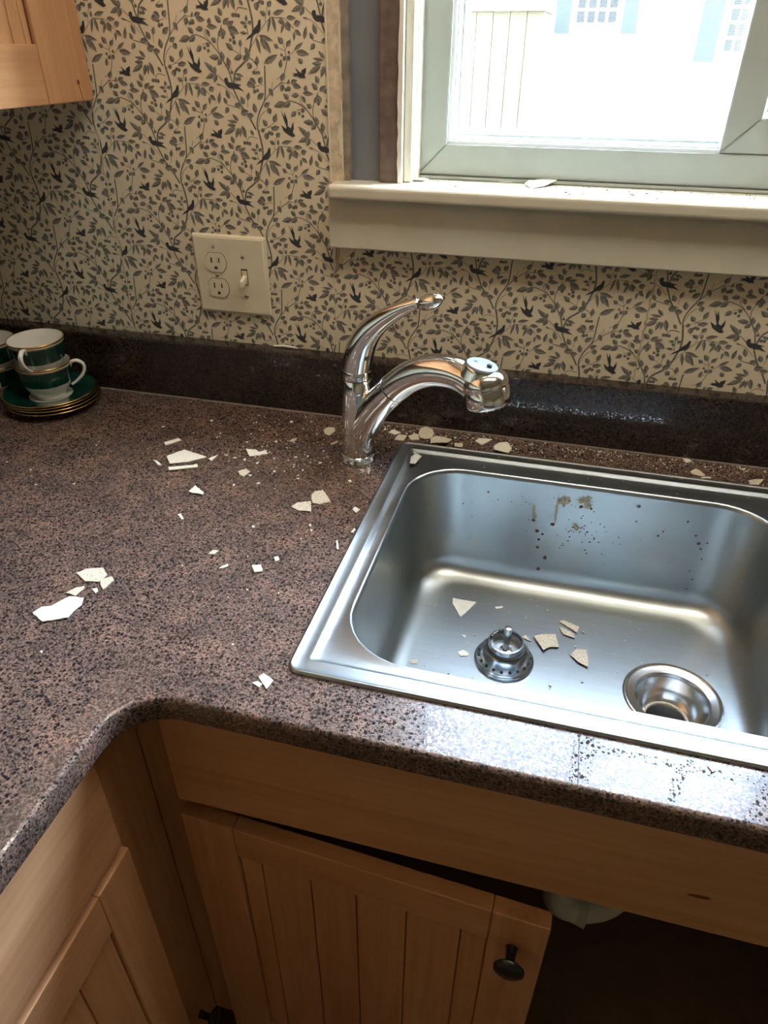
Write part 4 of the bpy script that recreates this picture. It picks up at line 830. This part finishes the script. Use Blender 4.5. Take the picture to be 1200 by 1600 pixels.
# ---- base cabinet right of the sink, out of the picture
rc = thing('base_cabinet', 'maple base cabinet right of the sink cabinet, outside the picture', 'cabinet', (1.56,-.31,0))
box('carcass', 1.122, 1.99, YF+.0195, -.004, .10, ZC-TH-.001, M['cabinet_inside'], rc)
for a, b in ((1.122,1.162),(1.536,1.576),(1.95,1.99)): box('stile', a, b, YF, YF+.019, .10, ZC-TH-.001, wz_, rc, .0008)
for a, b in ((1.1623,1.5357),(1.5763,1.9497)):
    for z0, z1 in ((.10,.135),(.690,.735),(.855,ZC-TH-.001)): box('rail', a, b, YF+.0002, YF+.019, z0, z1, wx_, rc, .0008)
    d = box('drawer_front', a-.020, b+.014, YF-FT, YF-.0006, .717, .864, wx_, rc, .0025, 3); knob(((a+b)/2, YF-FT+.0005, .79), (0,-1,0), d)
    panel_door(rc, (lambda x0: lambda u, dd, z: (x0+u, YF-.0006-dd, z))(a-.020), b-a+.034, .125, .7035, [.12,.18,.24,.30], wx_, (.04,.64), stile=.06, rail=.06)
box('toe_board', 1.122, 1.99, YF+.07, YF+.085, 0, .10, M['cabinet_inside'], rc)

# ---- upper cabinet on the left wall
UXF, UZ = -.1235, 1.3570
uc = thing('wall_cabinet', 'maple upper cabinet on the left wall beside the wallpaper', 'cabinet', (-.28,-.45,UZ))
box('carcass', XL+.002, UXF-.0195, -1.2, -.0030, UZ, 2.14, wy_, uc, .001)
def up_xf(u, d, z): return (UXF-.019+d, -.0022-u, z)
panel_door(uc, up_xf, .50, UZ-.0006, 2.135, [.1125,.135,.195,.255,.315,.375], wy_, None, stile=.1000, stile_r=.075, rail=.0565)
box('panel_groove_bead', .1003, .1028, .0090, .0150, UZ+.056, 2.07, M['groove'], bpy.data.objects[[o.name for o in uc.children if o.name.startswith('door')][0]], 0, 2, up_xf)  # dark red-brown groove strip beside the stile
panel_door(uc, lambda u, d, z: (UXF-.019+d, -.5052-u, z), .68, UZ-.0006, 2.135, [.13+.06*k for k in range(8)], wy_, None, stile=.075, rail=.0565)
dk = mesh('knot', ([up_xf(.0300+.0030*math.cos(a), .0193, 1.3795+.0032*math.sin(a)) for a in [2*math.pi*i/12 for i in range(12)]], [tuple(range(12))]), M['groove'], uc)
box('grain_crack', .0292, .0304, .0188, .0192, UZ, 1.379, M['groove'], dk, 0, 2, lambda u, d, z: up_xf(u-(1.379-z)*.18, d, z))

# ---------------------------------------------------------------- waste pipe under the sink
tp = thing('sink_trap', 'white plastic waste trap under the sink, showing below the false front', 'pipe', (.72,-.44,.38))
mesh('tailpipe', sweep([(DXC,DYC,.668,.019),(DXC,DYC,.56,.019),(.772,-.40,.50,.019),(.768,-.425,.455,.019)], n=24), M['pvc'], tp, True)
mesh('bend', sweep([(.768,-.428,.47,.021),(.766,-.433,.43,.021),(.748,-.441,.405,.021),(.720,-.449,.398,.021),(.695,-.456,.410,.021),(.682,-.460,.440,.021),(.681,-.460,.52,.021)], n=24), M['pvc'], tp, True)
mesh('slip_nut', lathe([(.0220,-.011),(.0258,-.010),(.0260,.010),(.0220,.011)], (.7220,-.4485,.398), 16, axis=(.97,-.26,.04)), M['pvc'], tp, auto=30)
mesh('outlet_arm', sweep([(.681,-.460,.51,.018),(.684,-.44,.55,.018),(.69,-.30,.56,.018),(.70,-.02,.56,.018)], n=20), M['pvc'], tp, True)

# ================================================================ ADDED FILL LIGHT (warm, above the sink side; not a fixture of the room)
LPX, LPY = .80, -.47
lp = thing('added_fill_light', 'long fill light added above the sink to brighten the wall, out of the picture', 'lamp', (LPX,LPY,ZT))
box('fill_housing', LPX-.62, LPX+.62, LPY-.17, LPY+.17, ZT-.035, ZT-.0005, M['vinyl_bright'], lp, .004)
box('fill_diffuser', LPX-.60, LPX+.60, LPY-.15, LPY+.15, ZT-.085, ZT-.0355, emis('fill_glow', (1.0,.90,.76), LAMP), lp, .02, 4)  # glowing box added to brighten the wall and upper cabinet

# ================================================================ PAINT CHIPS AND DUST
for lab, z, P in CHIPS:
    pts = [(a/1000, b/1000) for a, b in P]
    rough = any(k in lab for k in ('rough', 'tan', 'speckled', 'brown', 'round'))
    big = max((Vector(a)-Vector(b)).length for a in pts for b in pts)
    tilt = (random.uniform(-.04,.04), random.uniform(-.06,.02)); th = random.uniform(.0008,.0014)
    base = z+.0003+(.0012 if lab.startswith('round rough') else 0)
    if 'curled' in lab and z > 1.2: tilt = (0, .10)
    if 'sink\'s back rim' in lab: base = ZC+.0046
    o = mesh('paint_chip', prism(pts, base, base+th, tilt, .0005 if big > .012 else 0), M['chip_rough'] if rough else M['chip'])
    tag(o, lab, 'paint chip', 'loose paint chips')
def crumbs(name, label, spec, mat):
    v = []; f = []
    for (x, y, z, s) in spec:
        n = random.choice((3,4,4,5)); a0 = random.uniform(0,6.28); b = len(v); el = random.uniform(.45,1.0); an = random.uniform(0,3.14)
        for lev in (0, 1):
            for k in range(n):
                a = a0+2*math.pi*k/n; r = s*random.uniform(.7,1.15); px, py = r*math.cos(a), r*el*math.sin(a)
                v.append((x+px*math.cos(an)-py*math.sin(an), y+px*math.sin(an)+py*math.cos(an), z+.0001+lev*min(s*.7,.0011)))
        f.append(tuple(range(b+n, b+2*n))); f += [(b+k, b+(k+1)%n, b+n+(k+1)%n, b+n+k) for k in range(n)]
    o = mesh(name, (v, f), mat); tag(o, label, 'debris', kind='stuff')
def sz(): return min(.0032, .00035+random.expovariate(1/.00042))
L = []
def ok(x, y): return not (SX0-.002 < x < SX1+.002 and SY0-.002 < y < SY1+.002) and y > DY+.012 and y < -.035 and not (math.hypot(x-FX, y-FY) < .03)
for _ in range(1100):                       # strip behind the sink
    x = random.uniform(.30, 1.05); y = -.034-abs(random.gauss(0,.028))
    if y > SY1+.001 and ok(x, y): L.append((x, y, ZC, sz()*.9))
for _ in range(520):                        # around and left of the faucet
    x = random.gauss(.22,.10); y = random.gauss(-.15,.055)
    if ok(x, y) and x < .36: L.append((x, y, ZC, sz()))
for _ in range(150):                        # thinly over the rest
    x = random.uniform(-.3,.36); y = random.uniform(-.6,-.06)
    if ok(x, y) and math.hypot(x-UX, y-UY) > .085: L.append((x, y, ZC, sz()*.9))
for (x, y, s) in ((.150,-.205,.0036),(.172,-.21,.0030),(.190,-.19,.0034),(.205,-.225,.0032),(.176,-.245,.0030),(.196,-.262,.0034),(.225,-.20,.0034),(.118,-.20,.003),(.245,-.235,.0028),(.26,-.185,.0032),(.165,-.275,.0028),(.30,-.34,.0026),(.305,-.35,.0032),(.045,-.10,.0028),(-.02,-.14,.003),(.115,-.62,.0026),(-.05,-.33,.0022)):
    L.append((x, y, ZC, s))
crumbs('paint_dust', 'fine pale paint dust and crumbs scattered over the brown worktop', L, M['chip'])
L = []
for _ in range(420):
    x = random.uniform(bx0+.05, bx1-.05); y = random.uniform(by0+.05, by1-.05)
    if math.hypot(x-DXC, y-DYC) > .063 and math.hypot(x-SXC, y-SYC) > .042: L.append((x, y, ZF+.0015, sz()*1.0))
for _ in range(170):
    x = random.uniform(SX0+.006, SX1-.006); y = random.uniform(-.142, -.098); L.append((x, y, ZC+(.003 if y > -.108 else -.0006), sz()*.6))
crumbs('sink_dust', 'pale paint crumbs lying in the steel sink and on its back rim', L, M['chip'])
L = [(random.uniform(.35,1.2), random.uniform(-.03,.048), 1.2659, sz()*1.0) for _ in range(460)]
crumbs('sill_dust', 'dark grit and paint dust along the window stool', L[:230], M['stud'])
crumbs('sill_crumbs', 'pale paint crumbs along the window stool', L[230:], M['chip'])
